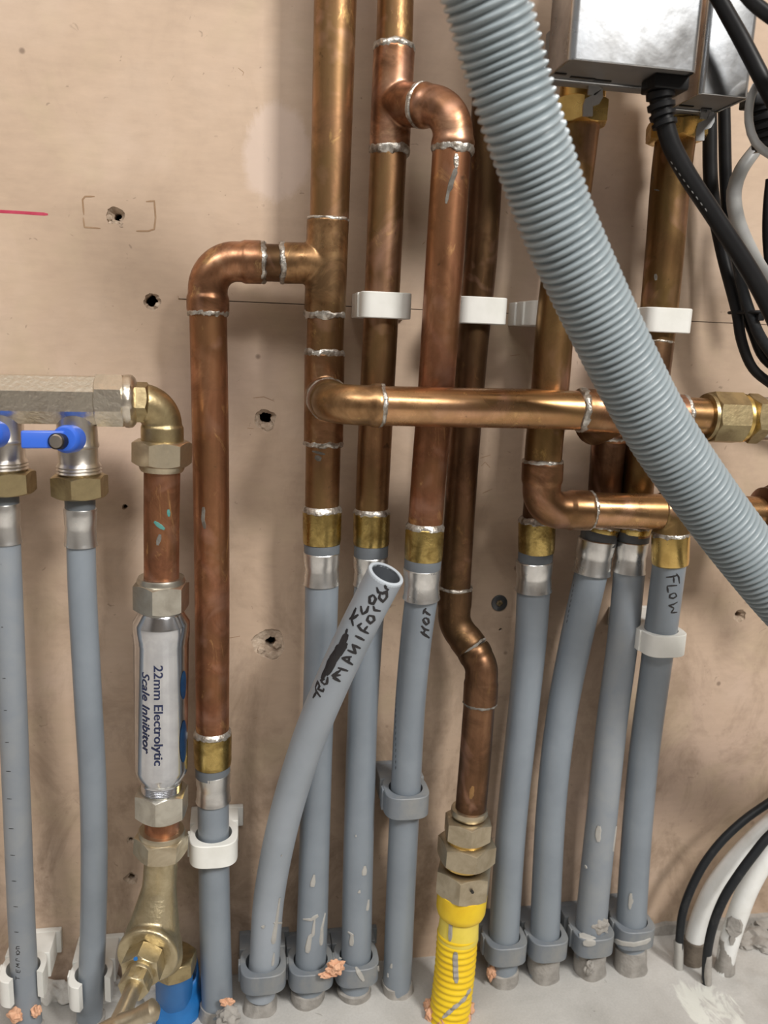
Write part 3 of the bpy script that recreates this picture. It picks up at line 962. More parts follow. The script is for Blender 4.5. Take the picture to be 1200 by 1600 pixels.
# ================================================================== grey pipes
tails = {}
def jd(d, brass, neck, sleeve, d2=None):
    j = dict(d=d, brass=brass, neck=neck, sleeve=sleeve)
    if d2 is not None: j['d2'] = d2
    return j
rt_, g, _ = grey_tail('grey pipe under the tall tee riser, behind the writing-covered cut pipe', jd(dA, (503.5, 797, 503, 848, 61), (503, 848, 503, 862, 56), (502.5, 862, 502.5, 912, 56)),
    [(503, 905, 53, dA), (501, 1000, 50.5, dA), (495, 1180, 48, 0.033), (491, 1330, 47.5, 0.031), (486, 1490, 48, 0.030), (480, 1566, 48, 0.030)], coat=0.013)
splash(rt_, g, [(8, [(491, 1366), (488, 1385)]), (6, [(474, 1436), (486, 1437), (497, 1430)]), (7, [(492, 1432), (489, 1460), (484, 1464), (480, 1488)]), (6, [(508, 1426), (503, 1450), (502, 1476)])], 6)
rt_, g, _ = grey_tail('grey pipe under the clipped left riser, directly behind the cut pipe mouth', jd(dC, (581, 801, 580, 850, 58), (580, 850, 579.5, 868, 54), (579.5, 868, 579, 913, 54)),
    [(579.5, 900, 51, dC), (573, 1000, 48.5, dC), (566, 1130, 47, dC), (559, 1370, 47, dC), (556.5, 1490, 46.5, dC), (553, 1556, 46, dC)], coat=0.010)
splash(rt_, g, [(9, [(570, 1352), (569, 1367)]), (6, [(562, 1390), (561, 1395)]), (6, [(576, 1405), (574, 1422)]), (7, [(544, 1456), (550, 1460), (549, 1477)]), (8, [(553, 1460), (549, 1462)]), (3, [(556, 1304), (556, 1307)])], 7)
rt_, g, _ = grey_tail('grey pipe marked HOT in black ink, held by a grey clip halfway down', jd(dD, (664, 824, 661.5, 873, 61), (661, 874, 660, 886, 58), (659.5, 886, 658.5, 934, 57.5), 0.063),
    [(659.5, 925, 52, 0.063), (650, 1000, 49, 0.056), (641, 1100, 47.5, 0.047), (634, 1230, 47, 0.039), (628, 1350, 46, 0.034), (620, 1550, 44, 0.03)])
HOTROOT, HOTG = rt_, g
k = 1 / 12.0
def hp(pts): return [(620 + x * k, 920 + y * k) for x, y in pts]
part('handwriting', ribbon_on(bvh(g), [hp([(445, 800), (520, 860), (610, 920)]), hp([(460, 690), (520, 760), (605, 780)]), hp([(495, 850), (530, 770)]),
     hp([(530, 540), (590, 570), (600, 640), (555, 670), (510, 620), (495, 580), (530, 540)]), hp([(495, 470), (520, 400), (550, 360)]), hp([(520, 410), (570, 460), (630, 495)]), hp([(570, 205), (635, 240)]), hp([(600, 205), (640, 215)])], 5.4), INK, rt_)
part('printed_text', ribbon_on(bvh(g), [(1.6, [(618.5, y), (618, y + 5)]) for y in range(1080, 1200, 9)], 1.6, 0.0001), INK, rt_)
splash(rt_, g, [(5, [(612, 1505), (611, 1512)]), (4, [(606, 1520), (606, 1526)])], 5)
rt_, g, _ = grey_tail('grey pipe under the left tee drop, with a white clip near its foot', jd(dA, (332, 1146, 332.5, 1194, 59), (332.5, 1194, 332.5, 1206, 54), (333, 1205, 333.5, 1250, 53)),
    [(333, 1240, 48.5, dA), (334, 1330, 47.5, dA), (336, 1450, 48, dA), (340, 1580, 48, dA)])
part('foam_residue', lump(W(354, 1566, 0.05), 0.0045, 0.002, 0.003, 0.6, seed=2), FOAM, rt_)
part('mortar_lump', lump(W(356, 1590, 0.055), 0.007, 0.006, 0.006, seed=4), MORTAR, rt_)
rt_, g, _ = grey_tail('grey pipe below the elbowed copper riser, first of the right-hand four', jd(0.03, (839, 814, 838, 862, 58), (837, 862, 836, 877, 54), (835, 876, 833.5, 922, 57)),
    [(834, 915, 52, 0.03), (829, 1000, 49.5, 0.03), (819, 1100, 47.5, 0.03), (799, 1290, 46.5, 0.03), (787.5, 1460, 47, 0.03), (785, 1532, 45, 0.03)], coat=0.014)
part('foam_residue', lump(W(768, 1519, 0.037), 0.003, 0.003, 0.006, 0.6, seed=6), FOAM, rt_)
rt_, g, _ = grey_tail('grey pipe below the short copper drop, second of the right-hand four', jd(0.032, (940, 822, 937.5, 833, 56), (936.5, 831, 934.5, 845, 57), (933, 842, 924, 895, 58)),
    [(926, 885, 51, 0.032), (900, 1000, 49.5, 0.032), (877, 1120, 47, 0.032), (862, 1250, 46, 0.032), (851, 1460, 46, 0.03), (849, 1526, 45, 0.03)], coat=0.024)
part('printed_text', ribbon_on(bvh(g), [(1.6, [(897 - i * 1.5, 912 + i * 8), (896 - i * 1.5, 917 + i * 8)]) for i in range(8)], 1.6, 0.0001), INK, rt_)
rt_, g, _ = grey_tail('grey pipe third of the right-hand four, dusty with mortar smears low down', jd(dI, (991.5, 822, 990.5, 833, 52), (990, 830, 988.5, 846, 50), (988, 845, 982, 893, 51)),
    [(984, 885, 48, dI), (973, 1000, 47.5, dI), (957, 1120, 47, 0.034), (943, 1250, 47, 0.033), (924, 1440, 48, 0.03), (920, 1520, 46, 0.03)], m=GREY_DUSTY, coat=0.024)
part('mortar_lump', lump(W(940, 1447, 0.041), 0.006, 0.002, 0.006, 0.5, seed=8), MORTAR, rt_)
part('mortar_lump', lump(W(921, 1512, 0.042), 0.004, 0.003, 0.006, 0.5, seed=3), MORTAR, rt_)
splash(rt_, g, [(9, [(936, 1290), (934, 1305), (935, 1315)]), (6, [(914, 1352), (917, 1357)]), (5, [(963, 1290), (958, 1330)])], 8, taper=False)
rt_, g, _ = grey_tail('rightmost grey pipe, marked FLOW, with a white clip below the word', jd(dH2, (1048, 834, 1047, 880, 58), (1047, 880, 1046, 884, 50), None) if False else dict(d=dH2, brass=(1048, 834, 1047, 880, 58)),
    [(1047, 872, 51, dH2), (1033, 980, 50, 0.052), (1025, 1040, 47, 0.046), (1004, 1200, 45.5, 0.036), (987, 1425, 46, 0.031), (985, 1508, 46, 0.031)], brass_m=BRASS_GOLD, coat=0.024)
FLOWROOT = rt_
k = 1 / 9.41
def fp(pts): return [(1000 + x * k, 870 + y * k) for x, y in pts]
part('handwriting', ribbon_on(bvh(g), [fp([(535, 245), (570, 300), (580, 390)]), fp([(385, 300), (460, 295), (560, 270)]), fp([(495, 300), (500, 380)]),
     fp([(545, 420), (470, 425), (400, 430)]), fp([(400, 435), (415, 525)]), fp([(520, 535), (540, 580), (490, 610), (435, 600), (440, 560), (490, 535), (520, 535)]),
     fp([(550, 665), (490, 700), (420, 715)]), fp([(420, 715), (500, 755)]), fp([(500, 760), (455, 825)]), fp([(455, 825), (545, 815)])], 3.7), INK, rt_)
splash(rt_, g, [(6, [(986, 1395), (985, 1408), (984, 1420)]), (5, [(988, 1404), (987, 1412)])], 6, taper=False)

# --- the cut pipe with writing
def cut_pipe():
    pts = [(407, 1552, 48, 0.032), (413, 1500, 48, 0.033), (420, 1405, 49, 0.036), (443, 1285, 51, 0.047), (479, 1165, 53, 0.063), (514, 1078, 55, 0.078), (553, 994, 56.5, 0.092), (603, 897, 57, 0.106)]
    P, R = run(pts)
    r0 = 0.0107
    SP, SR = crspline(P, [r0] * len(P), 0.003)
    root = thing('plastic_pipe', 'open-ended grey pipe leaning out, scrawled FLOW MANIFOLD in black marker', 'pipe', (SP[0].x, SP[0].y, FLOOR_Z), 'grey plastic pipes')
    t = (SP[-1] - SP[-2]).normalized()
    n = 40
    V, Fc = sweep(SP, SR, n, caps=(True, False))
    g = (V, Fc)
    ri = r0 * 0.80
    # mouth: end face and bore
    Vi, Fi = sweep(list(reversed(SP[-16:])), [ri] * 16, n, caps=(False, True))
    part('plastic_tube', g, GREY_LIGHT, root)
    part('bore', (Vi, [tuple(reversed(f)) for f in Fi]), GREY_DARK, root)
    E2 = SP[-1]
    part('cut_rim', lathe(E2 - t * 0.0012, t, [(0, ri), (0.0, r0 * 1.0), (0.0010, r0 * 1.005), (0.0016, r0 * 0.985), (0.0018, r0 * 0.95), (0.0018, ri * 1.03), (0.0014, ri), (0.0, ri)], 40), GREY_CUT, root)
    # remove lathe caps over the mouth
    o = [c for c in root.children if c.name.startswith('cut_rim')][0]
    bm = bmesh.new(); bm.from_mesh(o.data)
    bmesh.ops.delete(bm, geom=[f for f in bm.faces if len(f.verts) > 4], context='FACES_ONLY')
    bm.to_mesh(o.data); bm.free()
    tree = bvh(g)
    k = 1 / 6.667
    def q(pts): return [(480 + x * k, 870 + y * k) for x, y in pts]
    S = [  # RE(T)
        q([(140, 1460), (95, 1400), (85, 1350)]), q([(60, 1470), (100, 1400)]), q([(85, 1360), (110, 1300), (130, 1345), (110, 1380)]), q([(105, 1375), (165, 1400), (175, 1370)]),
        q([(180, 1330), (140, 1290), (185, 1270)]), q([(170, 1330), (205, 1320), (215, 1250)]),
        # FLOW
        q([(480, 720), (460, 640), (510, 530)]), q([(455, 630), (440, 650)]), q([(470, 650), (535, 600)]), q([(560, 510), (565, 560), (575, 600)]), q([(575, 600), (620, 570), (640, 510)]),
        q([(690, 395), (650, 420), (650, 480), (690, 490), (715, 440), (690, 395)]),
        q([(725, 315), (740, 370), (810, 380)]), q([(805, 265), (820, 330), (850, 345)]), q([(760, 380), (750, 430), (790, 470), (830, 420), (830, 370), (780, 385), (840, 350)]),
        # MANIFOLD
        q([(265, 1260), (345, 1300)]), q([(345, 1300), (265, 1240), (350, 1180)]), q([(265, 1240), (350, 1230)]), q([(320, 1155), (425, 1190)]),
        q([(360, 1055), (475, 1125)]), q([(360, 1055), (465, 1040)]), q([(430, 1095), (440, 1050)]),
        q([(420, 970), (510, 1010)]), q([(510, 1010), (470, 910)]), q([(465, 910), (555, 955)]), q([(500, 820), (595, 870)]),
        q([(640, 800), (560, 760), (530, 720), (570, 690)]), q([(590, 775), (630, 720)]), q([(640, 610), (625, 660), (660, 695), (700, 660), (690, 620), (640, 610)]),
        q([(690, 510), (700, 555), (765, 565)])]
    part('handwriting', ribbon_on(tree, S, 5.8), INK, root)
    scr = [(10, q([(150, 1270), (200, 1170), (235, 1060)])), (14, q([(190, 1210), (250, 1120), (290, 1040)])), (16, q([(235, 1110), (300, 1020), (360, 920)])), (14, q([(300, 1040), (370, 930), (410, 890)])), (12, q([(340, 960), (390, 850), (420, 800)])), (6, q([(400, 800), (420, 750)])), (10, q([(290, 1080), (240, 1170), (200, 1230)])), (7, q([(230, 1170), (255, 1200)]))]
    part('scribble', ribbon_on(tree, scr, 12, 0.00022), INK, root)
    splash(root, g, [(7, [(437, 1402), (433, 1432), (427, 1474)]), (3, [(427, 1442), (440, 1442)]), (7, [(414, 1446), (410, 1449)]), (5, [(428, 1488), (426, 1508)]), (3, [(440, 1335), (440, 1337)])], 6)
    c = Vector((SP[0].x, SP[0].y, FLOOR_Z))
    part('mortar_collar', lathe(c - Z * 0.004, Z, [(0, r0 * 1.3), (0.004, r0 * 1.2), (0.008, r0 * 1.06), (0.012, r0 * 0.95)], 40, jitter=0.003, js=110), MORTAR, root)
cut_pipe()

# ================================================================== manifold side, left
dM = 0.062
def oct_bar(a, b, r, n=8, rot=0.0, tp=None):
    ax = (b - a).normalized()
    return hexnut(a, ax, (b - a).length, r, r * 0.5, rot, n, 0.15)
MAN = thing('manifold', 'horizontal nickel manifold bar with cast end nut at the left edge', 'manifold', W(60, 660, dM))
m0, m1 = W(-160, 620, dM), W(160, 625.5, dM)
rM = rad(W(75, 623, dM), 74)
part('manifold_bar', oct_bar(m0, m1, rM, 8, PI / 8 * 1.0), NICKEL, MAN)
axM = (m1 - m0).normalized()
n0 = W(151, 626, dM)
rN = rad(n0, 80)
part('end_nut', join(hexnut(n0, axM, 0.0155, rN, rN * 0.6, 0.3, 8, 0.5), lathe(n0 + axM * 0.0145, axM, [(0, rN * 0.98), (0.001, rN * 1.03), (0.003, rN * 1.05), (0.005, rN * 1.02), (0.0065, rN * 0.9), (0.0075, rN * 0.7)], 48, jitter=0.0005)), NICKEL, MAN)
ELB = thing('elbow_fitting', 'dull brass compression elbow joining the manifold end to copper pipe', 'fitting', W(253, 728, 0.056))
h0 = W(203, 628, dM - 0.001)
hexr = rad(h0, 56)
part('hex_spigot', hexnut(h0, axM, 0.0105, hexr, hexr * 0.6, 0.2), BRASS_DULL, ELB)
dP = 0.056
c0, cc, c1 = W(222, 630, dM - 0.002), W(253, 634, dP), W(253.5, 690, dP)
gg = elbow_geo(c0, cc, c1, 0.0125, rad(cc, 61), 1.0)
rim = lathe(W(253.5, 664, dP), c1 - cc, [(0, rad(cc, 60)), (0.0008, rad(cc, 66)), (0.009, rad(cc, 66)), (0.0115, rad(cc, 64))])
part('elbow_body', fuse([gg, rim], 0.0007, 5), BRASS_DULL, ELB)
nt0 = W(253.5, 688, dP)
axd = (W(253, 728, dP) - nt0).normalized()
rn = rad(nt0, 80)
part('compression_nut', join(hexnut(nt0, axd, 0.0145, rn, rn * 0.6, 0.35), lathe(nt0 + axd * 0.012, axd, [(0, rn * 0.9), (0.0045, rn * 0.86), (0.006, rn * 0.8), (0.0062, rn * 0.6)])), BRASS_PALE, ELB)

CP = thing('copper_pipe', 'short red copper pipe with green stain, between brass elbow and chrome inhibitor', 'pipe', W(252.5, 930, 0.05))
P, R = run([(253.5, 715, 56, dP), (252.5, 820, 54.5, 0.054), (252.5, 925, 53.5, 0.052)])
gp = sweep(P, R)
part('pipe', gp, COPPER_RED, CP)
part('verdigris_spot', ribbon_on(bvh(gp), [(8, [(241, 815), (248, 821), (257, 827)]), (7, [(263, 796), (264, 807)])], 5, 0.0002), VERDIGRIS, CP)
part('flux_stain', ribbon_on(bvh(gp), [(8, [(250, 835), (246, 852)])], 5, 0.0001), FLUX, CP)

# scale inhibitor
dS = 0.052
INH = thing('scale_inhibitor', 'chrome scale inhibitor cylinder with navy lettering, hex nut at each end', 'water scale inhibitor', W(252.5, 1262, dS))
a, b = W(252, 948, dS), W(252.5, 1241, dS)
axI = (b - a).normalized()
LI = (b - a).length
rI = rad(W(252, 1100, dS), 83)
def fr(y): return LI * (y - 962) / 300.0
prof = [(-0.004, rI * 0.7), (fr(962), rI * 0.78), (fr(965), rI * 0.82), (fr(966), rI * 0.76), (fr(968), rI * 0.82), (fr(971), rI * 0.84), (fr(984), rI * 1.02), (fr(987), rI * 1.03), (fr(1006), rI * 1.03), (fr(1007), rI * 1.015), (fr(1012), rI * 1.02), (fr(1013), rI * 1.005), (fr(1215), rI * 0.985), (fr(1222), rI * 0.965), (fr(1235), rI * 0.80), (fr(1239), rI * 0.76)]
for i in range(8):
    prof += [(fr(1240 + i * 2.6), rI * 0.76), (fr(1241.3 + i * 2.6), rI * 0.715)]
prof += [(LI, rI * 0.7)]
part('inhibitor_body', lathe(a, axI, prof, 64), CHROME, INH)
n1 = W(252, 909, dS)
rn = rad(n1, 76)
part('compression_nut', join(hexnut(n1, axI, 0.0175, rn, rn * 0.6, 0.22), lathe(n1, axI, [(-0.003, rn * 0.75), (-0.0032, rn * 0.92), (-0.001, rn * 0.98), (0.002, rn * 0.95)])), NUT_NICKEL, INH)
n2 = W(253, 1232, dS)
rn = rad(n2, 73)
part('compression_nut', join(hexnut(n2, axI, 0.0180, rn, rn * 0.75, 0.15), lathe(n2 + axI * 0.0165, axI, [(0, rn * 0.95), (0.003, rn * 0.85), (0.0032, rn * 0.6)])), NUT_NICKEL, INH)

def text_on(body, size, y0, y1, a_mid, h_rad, r, shear=0.0):
    """lettering running down the cylinder; a_mid angle of its middle, h_rad cap height in metres"""
    cu = bpy.data.curves.new('t', 'FONT')
    cu.body = body
    cu.size = 1.0
    cu.shear = shear
    cu.resolution_u = 3
    cu.offset = 0.012
    o = bpy.data.objects.new('t', cu)
    COL.objects.link(o)
    dg = bpy.context.evaluated_depsgraph_get()
    me = bpy.data.meshes.new_from_object(o.evaluated_get(dg))
    bpy.data.objects.remove(o)
    bm = bmesh.new()
    bm.from_mesh(me)
    for _ in range(2):
        lo = [e for e in bm.edges if e.calc_length() > 0.12]
        bmesh.ops.subdivide_edges(bm, edges=lo, cuts=1)
        bmesh.ops.triangulate(bm, faces=bm.faces[:])
    xs = [v.co.x for v in bm.verts]
    x0, x1 = min(xs), max(xs)
    up = Vector((0, -1, 0))
    u = (up - axI * up.dot(axI)).normalized()
    v = axI.cross(u)
    V = []
    for q in bm.verts:
        t = fr(y0) + (fr(y1) - fr(y0)) * (q.co.x - x0) / (x1 - x0)
        ang = a_mid - (q.co.y - 0.35) * h_rad / 0.7 / r * 1.0
        V.append(a + axI * t + (u * math.cos(ang) + v * math.sin(ang)) * (r + 0.00012))
    bm.verts.index_update()
    Fc = [tuple(x.index for x in f.verts) for f in bm.faces]
    bm.free()
    return V, Fc
# which way does the cylinder's angle run on screen?
_u = (Vector((0, -1, 0)) - axI * Vector((0, -1, 0)).dot(axI)).normalized()
_v = axI.cross(_u)
def ang_at(px, py, r):
    """cylinder angle that shows at this pixel"""
    best = None
    for i in range(-160, 161):
        an = i / 100
        p = a + axI * fr(py) + (_u * math.cos(an) + _v * math.sin(an)) * r
        q = p - CAM
        x = 600 + FPX * q.dot(CR) / q.dot(CF)
        if (_u * math.cos(an) + _v * math.sin(an)).dot(CAM - p) < 0: continue
        if best is None or abs(x - px) < best[0]: best = (abs(x - px), an)
    return best[1]
part('printed_text', join(text_on('22mm Electrolytic', 1, 1037, 1193, ang_at(247.5, 1110, rI), 0.0053, rI), text_on('Scale Inhibitor', 1, 1049, 1176, ang_at(228, 1110, rI), 0.0050, rI, 0.25)), INK_BLUE, INH)
def logo():
    V, Fc = [], []
    for (yc, hy, pc, wd) in ((1165, 34, 287, 0.22), (1075, 22, 287, 0.18)):
        am = ang_at(pc, yc, rI)
        o, n = len(V), 32
        for ring in range(5):
            for k in range(n):
                th = 2 * PI * k / n
                s = ring / 4
                an = am + wd * s * math.cos(th)
                t = fr(yc + hy * s * math.sin(th))
                V.append(a + axI * t + (_u * math.cos(an) + _v * math.sin(an)) * (rI * 1.001 + 0.0001))
        for ring in range(4):
            for k in range(n):
                k2 = (k + 1) % n
                Fc.append((o + ring * n + k, o + ring * n + k2, o + (ring + 1) * n + k2, o + (ring + 1) * n + k))
    return V, Fc
part('logo_print', logo(), LOGO_BLUE, INH)

CS = thing('copper_pipe', 'very short copper stub between chrome inhibitor and stop valve', 'pipe', W(253, 1330, dS))
part('pipe', sweep([W(253, 1262, dS), W(253, 1330, dS)], rad(n2, 53)), COPPER_RED, CS)

# stopcock
def stopcock():
    root = thing('stop_valve', 'brass stop valve with tee handle above the blue pipe', 'valve', Fl(262, 1570))
    na = W(252.5, 1303, dS)
    ax = (W(246, 1420, 0.052) - na).normalized()
    rn = rad(na, 72)
    part('compression_nut', join(hexnut(na, ax, 0.0140, rn, rn * 0.7, 0.4), lathe(na - ax * 0.0035, ax, [(0, rn * 0.72), (0, rn * 0.95), (0.0015, rn), (0.005, rn * 0.96)], 40)), BRASS_PALE, root)
    s = W(252, 1335, dS)
    c = W(238, 1462, 0.058)
    lo = W(272, 1488, 0.048)
    bdn = Vector((-0.22, -1, -0.03)).normalized()
    fl = W(231, 1492, 0.072)
    rf = rad(fl, 97)
    r1 = rad(s, 51)
    inlet, ri_ = crspline([s, W(249, 1385, 0.052), W(243, 1430, 0.056), c], [r1, r1 * 1.05, r1 * 1.4, r1 * 1.7], 0.003)
    outl, ro_ = crspline([c, W(255, 1490, 0.052), lo], [r1 * 1.6, r1 * 1.45, r1 * 1.2], 0.003)
    body = fuse([sweep(inlet, ri_), sweep(outl, ro_), sweep([c + bdn * -0.006, fl], [rf * 0.78, rf * 0.95]), lathe(fl - bdn * 0.004, bdn, [(0, rf * 0.9), (0.0015, rf), (0.005, rf), (0.0062, rf * 0.95)]),
                 lump(c, r1 * 1.65, r1 * 1.5, r1 * 1.7, 0.0)], 0.0009, 8)
    part('valve_body', body, BRASS_CAST, root)
    rb = rad(fl, 55)
    b0 = fl + bdn * 0.0018
    part('bonnet', join(hexnut(b0, bdn, 0.014, rb, rb * 0.6, 0.1), lathe(b0 + bdn * 0.012, bdn, [(0, rb * 0.8), (0.004, rb * 0.8), (0.005, rb * 0.75)])), BRASS_CAST, root)
    g0 = b0 + bdn * 0.0165
    rg = rb * 0.74
    part('gland_nut', hexnut(g0, bdn, 0.010, rg, rg * 0.5, 0.35), BRASS_CAST, root)
    s0 = g0 + bdn * 0.008
    rs = rb * 0.46
    part('spindle', lathe(s0, bdn, [(0, rs), (0.002, rs * 1.0), (0.010, rs * 0.97), (0.028, rs * 1.1), (0.0325, rs * 0.8), (0.033, rs * 0.4)]), BRASS_PALE, root)
    tip = s0 + bdn * 0.0275
    side = Vector((0.85, -0.1, 0.42)).normalized()
    hb = [tip - side * 0.026, tip - side * 0.023, tip - side * 0.012, tip, tip + side * 0.012, tip + side * 0.023, tip + side * 0.026]
    part('tee_handle', sweep(*crspline(hb, [0.002, 0.0045, 0.0046, 0.0056, 0.0048, 0.0062, 0.0022], 0.002)), BRASS_PALE, root)
    # outlet nut behind
    on = lo
    part('outlet_nut', hexnut(on - Z * 0.002, Vector((0.02, 0.01, -1)), 0.012, r1 * 1.25, r1 * 0.8, 0.2), BRASS_DULL, root)
    part('paint_mark', ribbon_on(bvh(hexnut(b0, bdn, 0.014, rb, rb * 0.6, 0.1)), [(8, [(209, 1499), (215, 1497)])], 6, 0.0002), BLUE_PIPE, root)
    fb = Fl(272, 1572)
    pr = 0.0125
    bp = thing('water_main_pipe', 'short blue plastic water pipe and torn blue sheath under the stop valve', 'pipe', fb)
    part('plastic_tube', sweep([fb - Z * 0.004, lo - Z * 0.008], pr), BLUE_PIPE, bp)
    V, Fc = [], []
    n, rows = 26, 10
    for i in range(rows + 1):
        for k in range(n + 1):
            th = -2.1 + 3.1 * k / n
            z = FLOOR_Z - 0.002 + (0.034 + 0.006 * math.sin(th * 2.2)) * i / rows
            r = pr * (1.35 + 0.35 * (1 - i / rows)) + 0.0015 * noise.noise(Vector((th * 2, i * 0.4, 2)))
            V.append(Vector((fb.x + r * math.cos(th), fb.y + r * math.sin(th), z)))
    for i in range(rows):
        for k in range(n):
            q = i * (n + 1) + k
            Fc.append((q, q + 1, q + n + 2, q + n + 1))
    sh = part('torn_sheath', (V, Fc), BLUE_PIPE, bp)
    md = sh.modifiers.new('thick', 'SOLIDIFY'); md.thickness = 0.0012
    ff = join(*[lump(Fl(px, py, 0.002), 0.005, 0.004, 0.004, 0.5, 2, 3, i * 1.7) for i, (px, py) in enumerate(((293, 1568), (286, 1580), (274, 1590), (258, 1597), (297, 1555)))])
    part('foam_residue', ff, FOAM, bp)
stopcock()

# manifold valves and their pipes
def manifold_valve():
    a, b = W(119, 640, dM), W(124, 742, dM)
    ax = (b - a).normalized()
    L = (b - a).length
    root = thing('manifold_valve', 'nickel manifold valve with whole blue lever pointing left', 'valve', W(124, 784, dM), 'blue lever valves')
    r = rad(b, 60)
    body = lathe(a, ax, [(0, r * 0.98), (L * 0.25, r * 1.0), (L * 0.50, r * 1.02), (L * 0.52, r * 1.06), (L * 0.56, r * 1.06), (L * 0.58, r * 1.0), (L * 0.8, r * 1.0), (L * 0.83, r * 1.06), (L * 0.86, r * 1.12), (L * 0.88, r * 1.06), (L * 0.91, r * 1.13), (L * 0.93, r * 1.06), (L * 0.96, r * 1.13), (L, r * 1.0)])
    part('valve_body', body, NICKEL_SMOOTH, root)
    rn = rad(b, 76)
    n0 = W(124, 741, dM)
    part('union_nut', hexnut(n0, ax, 0.0130, rn, rn * 0.6, 0.12, 6, 0.5), BRASS_DULL, root)
    # lever
    lc = W(107, 686, dM + 0.0155)
    fw = Vector((-0.18, -1, 0.1)).normalized()
    boss = lathe(lc + fw * -0.006, fw, [(0, rad(lc, 43)), (0.0085, rad(lc, 44)), (0.0112, rad(lc, 41)), (0.0122, rad(lc, 35)), (0.0124, rad(lc, 22))])
    stem = lathe(lc - fw * 0.018, fw, [(0, r * 0.5), (0.013, r * 0.5)])
    lx = (W(36, 686, dM + 0.026) - W(104, 686, dM + 0.018)).normalized()
    lz = lx.cross(fw).normalized()
    c = (W(36, 686, dM + 0.026) + W(106, 687, dM + 0.02)) / 2
    hl = (W(36, 686, dM + 0.026) - W(106, 687, dM + 0.02)).length / 2
    lev = box(c, lx * hl, lz * rad(c, 27.5), fw * 0.0035, 0.001)
    lv = part('lever', join(boss, lev), BLUE, root)
    part('valve_stem', stem, NICKEL_SMOOTH, root)
    sc = lc + fw * 0.0062 + (W(103, 690, dM + 0.026) - W(111, 686, dM + 0.026)) * 0.7
    part('lever_screw', join(lathe(sc, fw, [(0, rad(lc, 21)), (0.0065, rad(lc, 21)), (0.0072, rad(lc, 18))])), NICKEL_SMOOTH, lv)
    part('screw_ring', lathe(sc, fw, [(0, rad(lc, 25)), (0.0060, rad(lc, 25)), (0.0064, rad(lc, 22))]), BLACK, lv)
    return root
v2 = manifold_valve()
v1 = copy_tree(v2)
v1['label'] = 'nickel manifold valve cut off by the left photo edge, lever mostly hidden'
v1.location = v2.location + (W(4, 693, dM) - W(120, 700, dM))
v1.location.y = v2.location.y
rt_, g, _ = grey_tail('leftmost grey pipe, cut off at its top by the photo edge, printed marks', dict(d=dM, neck=(5, 776, 6, 788, 46), sleeve=(6, 786, 9, 848, 47)),
    [(9, 840, 43, dM), (14, 960, 43, dM), (20, 1100, 42, 0.060), (26, 1250, 41, 0.052), (37, 1500, 40, 0.038), (45, 1592, 39, 0.036)], m=GREY_DUSTY)
mk = [((9.5, 1205), (17, 1205.5)), ((11, 1248), (18.5, 1248.5)), ((14, 1294.5), (21.5, 1295)), ((16, 1336), (23.5, 1336.5)), ((18.5, 1376.5), (25.5, 1377)), ((21, 1416.5), (28, 1417)), ((22.5, 1456), (29, 1456.5)), ((1, 882), (2, 882)), ((2, 980), (5, 980)), ((4, 1060), (9, 1060)), ((6, 1110), (11, 1110)), ((8, 1160), (14, 1160))]
letters = [[(25, 1528), (31, 1529)], [(25, 1525), (25, 1531)], [(25.5, 1519), (25, 1514)], [(25, 1519), (31, 1520)], [(28, 1519), (28, 1515)], [(31, 1520), (31.5, 1516)], [(31, 1512), (25, 1510), (29, 1508), (25, 1506), (31, 1506)], [(31, 1502), (25, 1501), (25, 1498), (28, 1498)],
           [(25, 1492), (31, 1491)], [(25, 1488), (28, 1492), (31, 1488), (28, 1485), (25, 1488)], [(31, 1482), (25, 1483), (26, 1479), (31, 1479)]]
part('printed_text', ribbon_on(bvh(g), [list(x) for x in mk] + letters, 1.5, 0.0001, 1.0), INK, rt_)
part('foam_residue', join(lump(W(26, 1586, 0.044), 0.005, 0.003, 0.005, seed=1.1), lump(W(56, 1580, 0.044), 0.003, 0.003, 0.004, seed=2.2)), FOAM, rt_)
rt_, g, _ = grey_tail('second grey pipe from the left, below the whole blue lever valve', dict(d=dM, neck=(125, 782, 125.5, 795, 46), sleeve=(125.5, 794, 126.5, 852, 49)),
    [(126.5, 845, 43.5, dM), (129, 930, 43, dM), (137, 1080, 42, 0.060), (146, 1250, 40.5, 0.052), (147, 1380, 40, 0.044), (144, 1500, 39, 0.038), (140, 1582, 39, 0.036)])

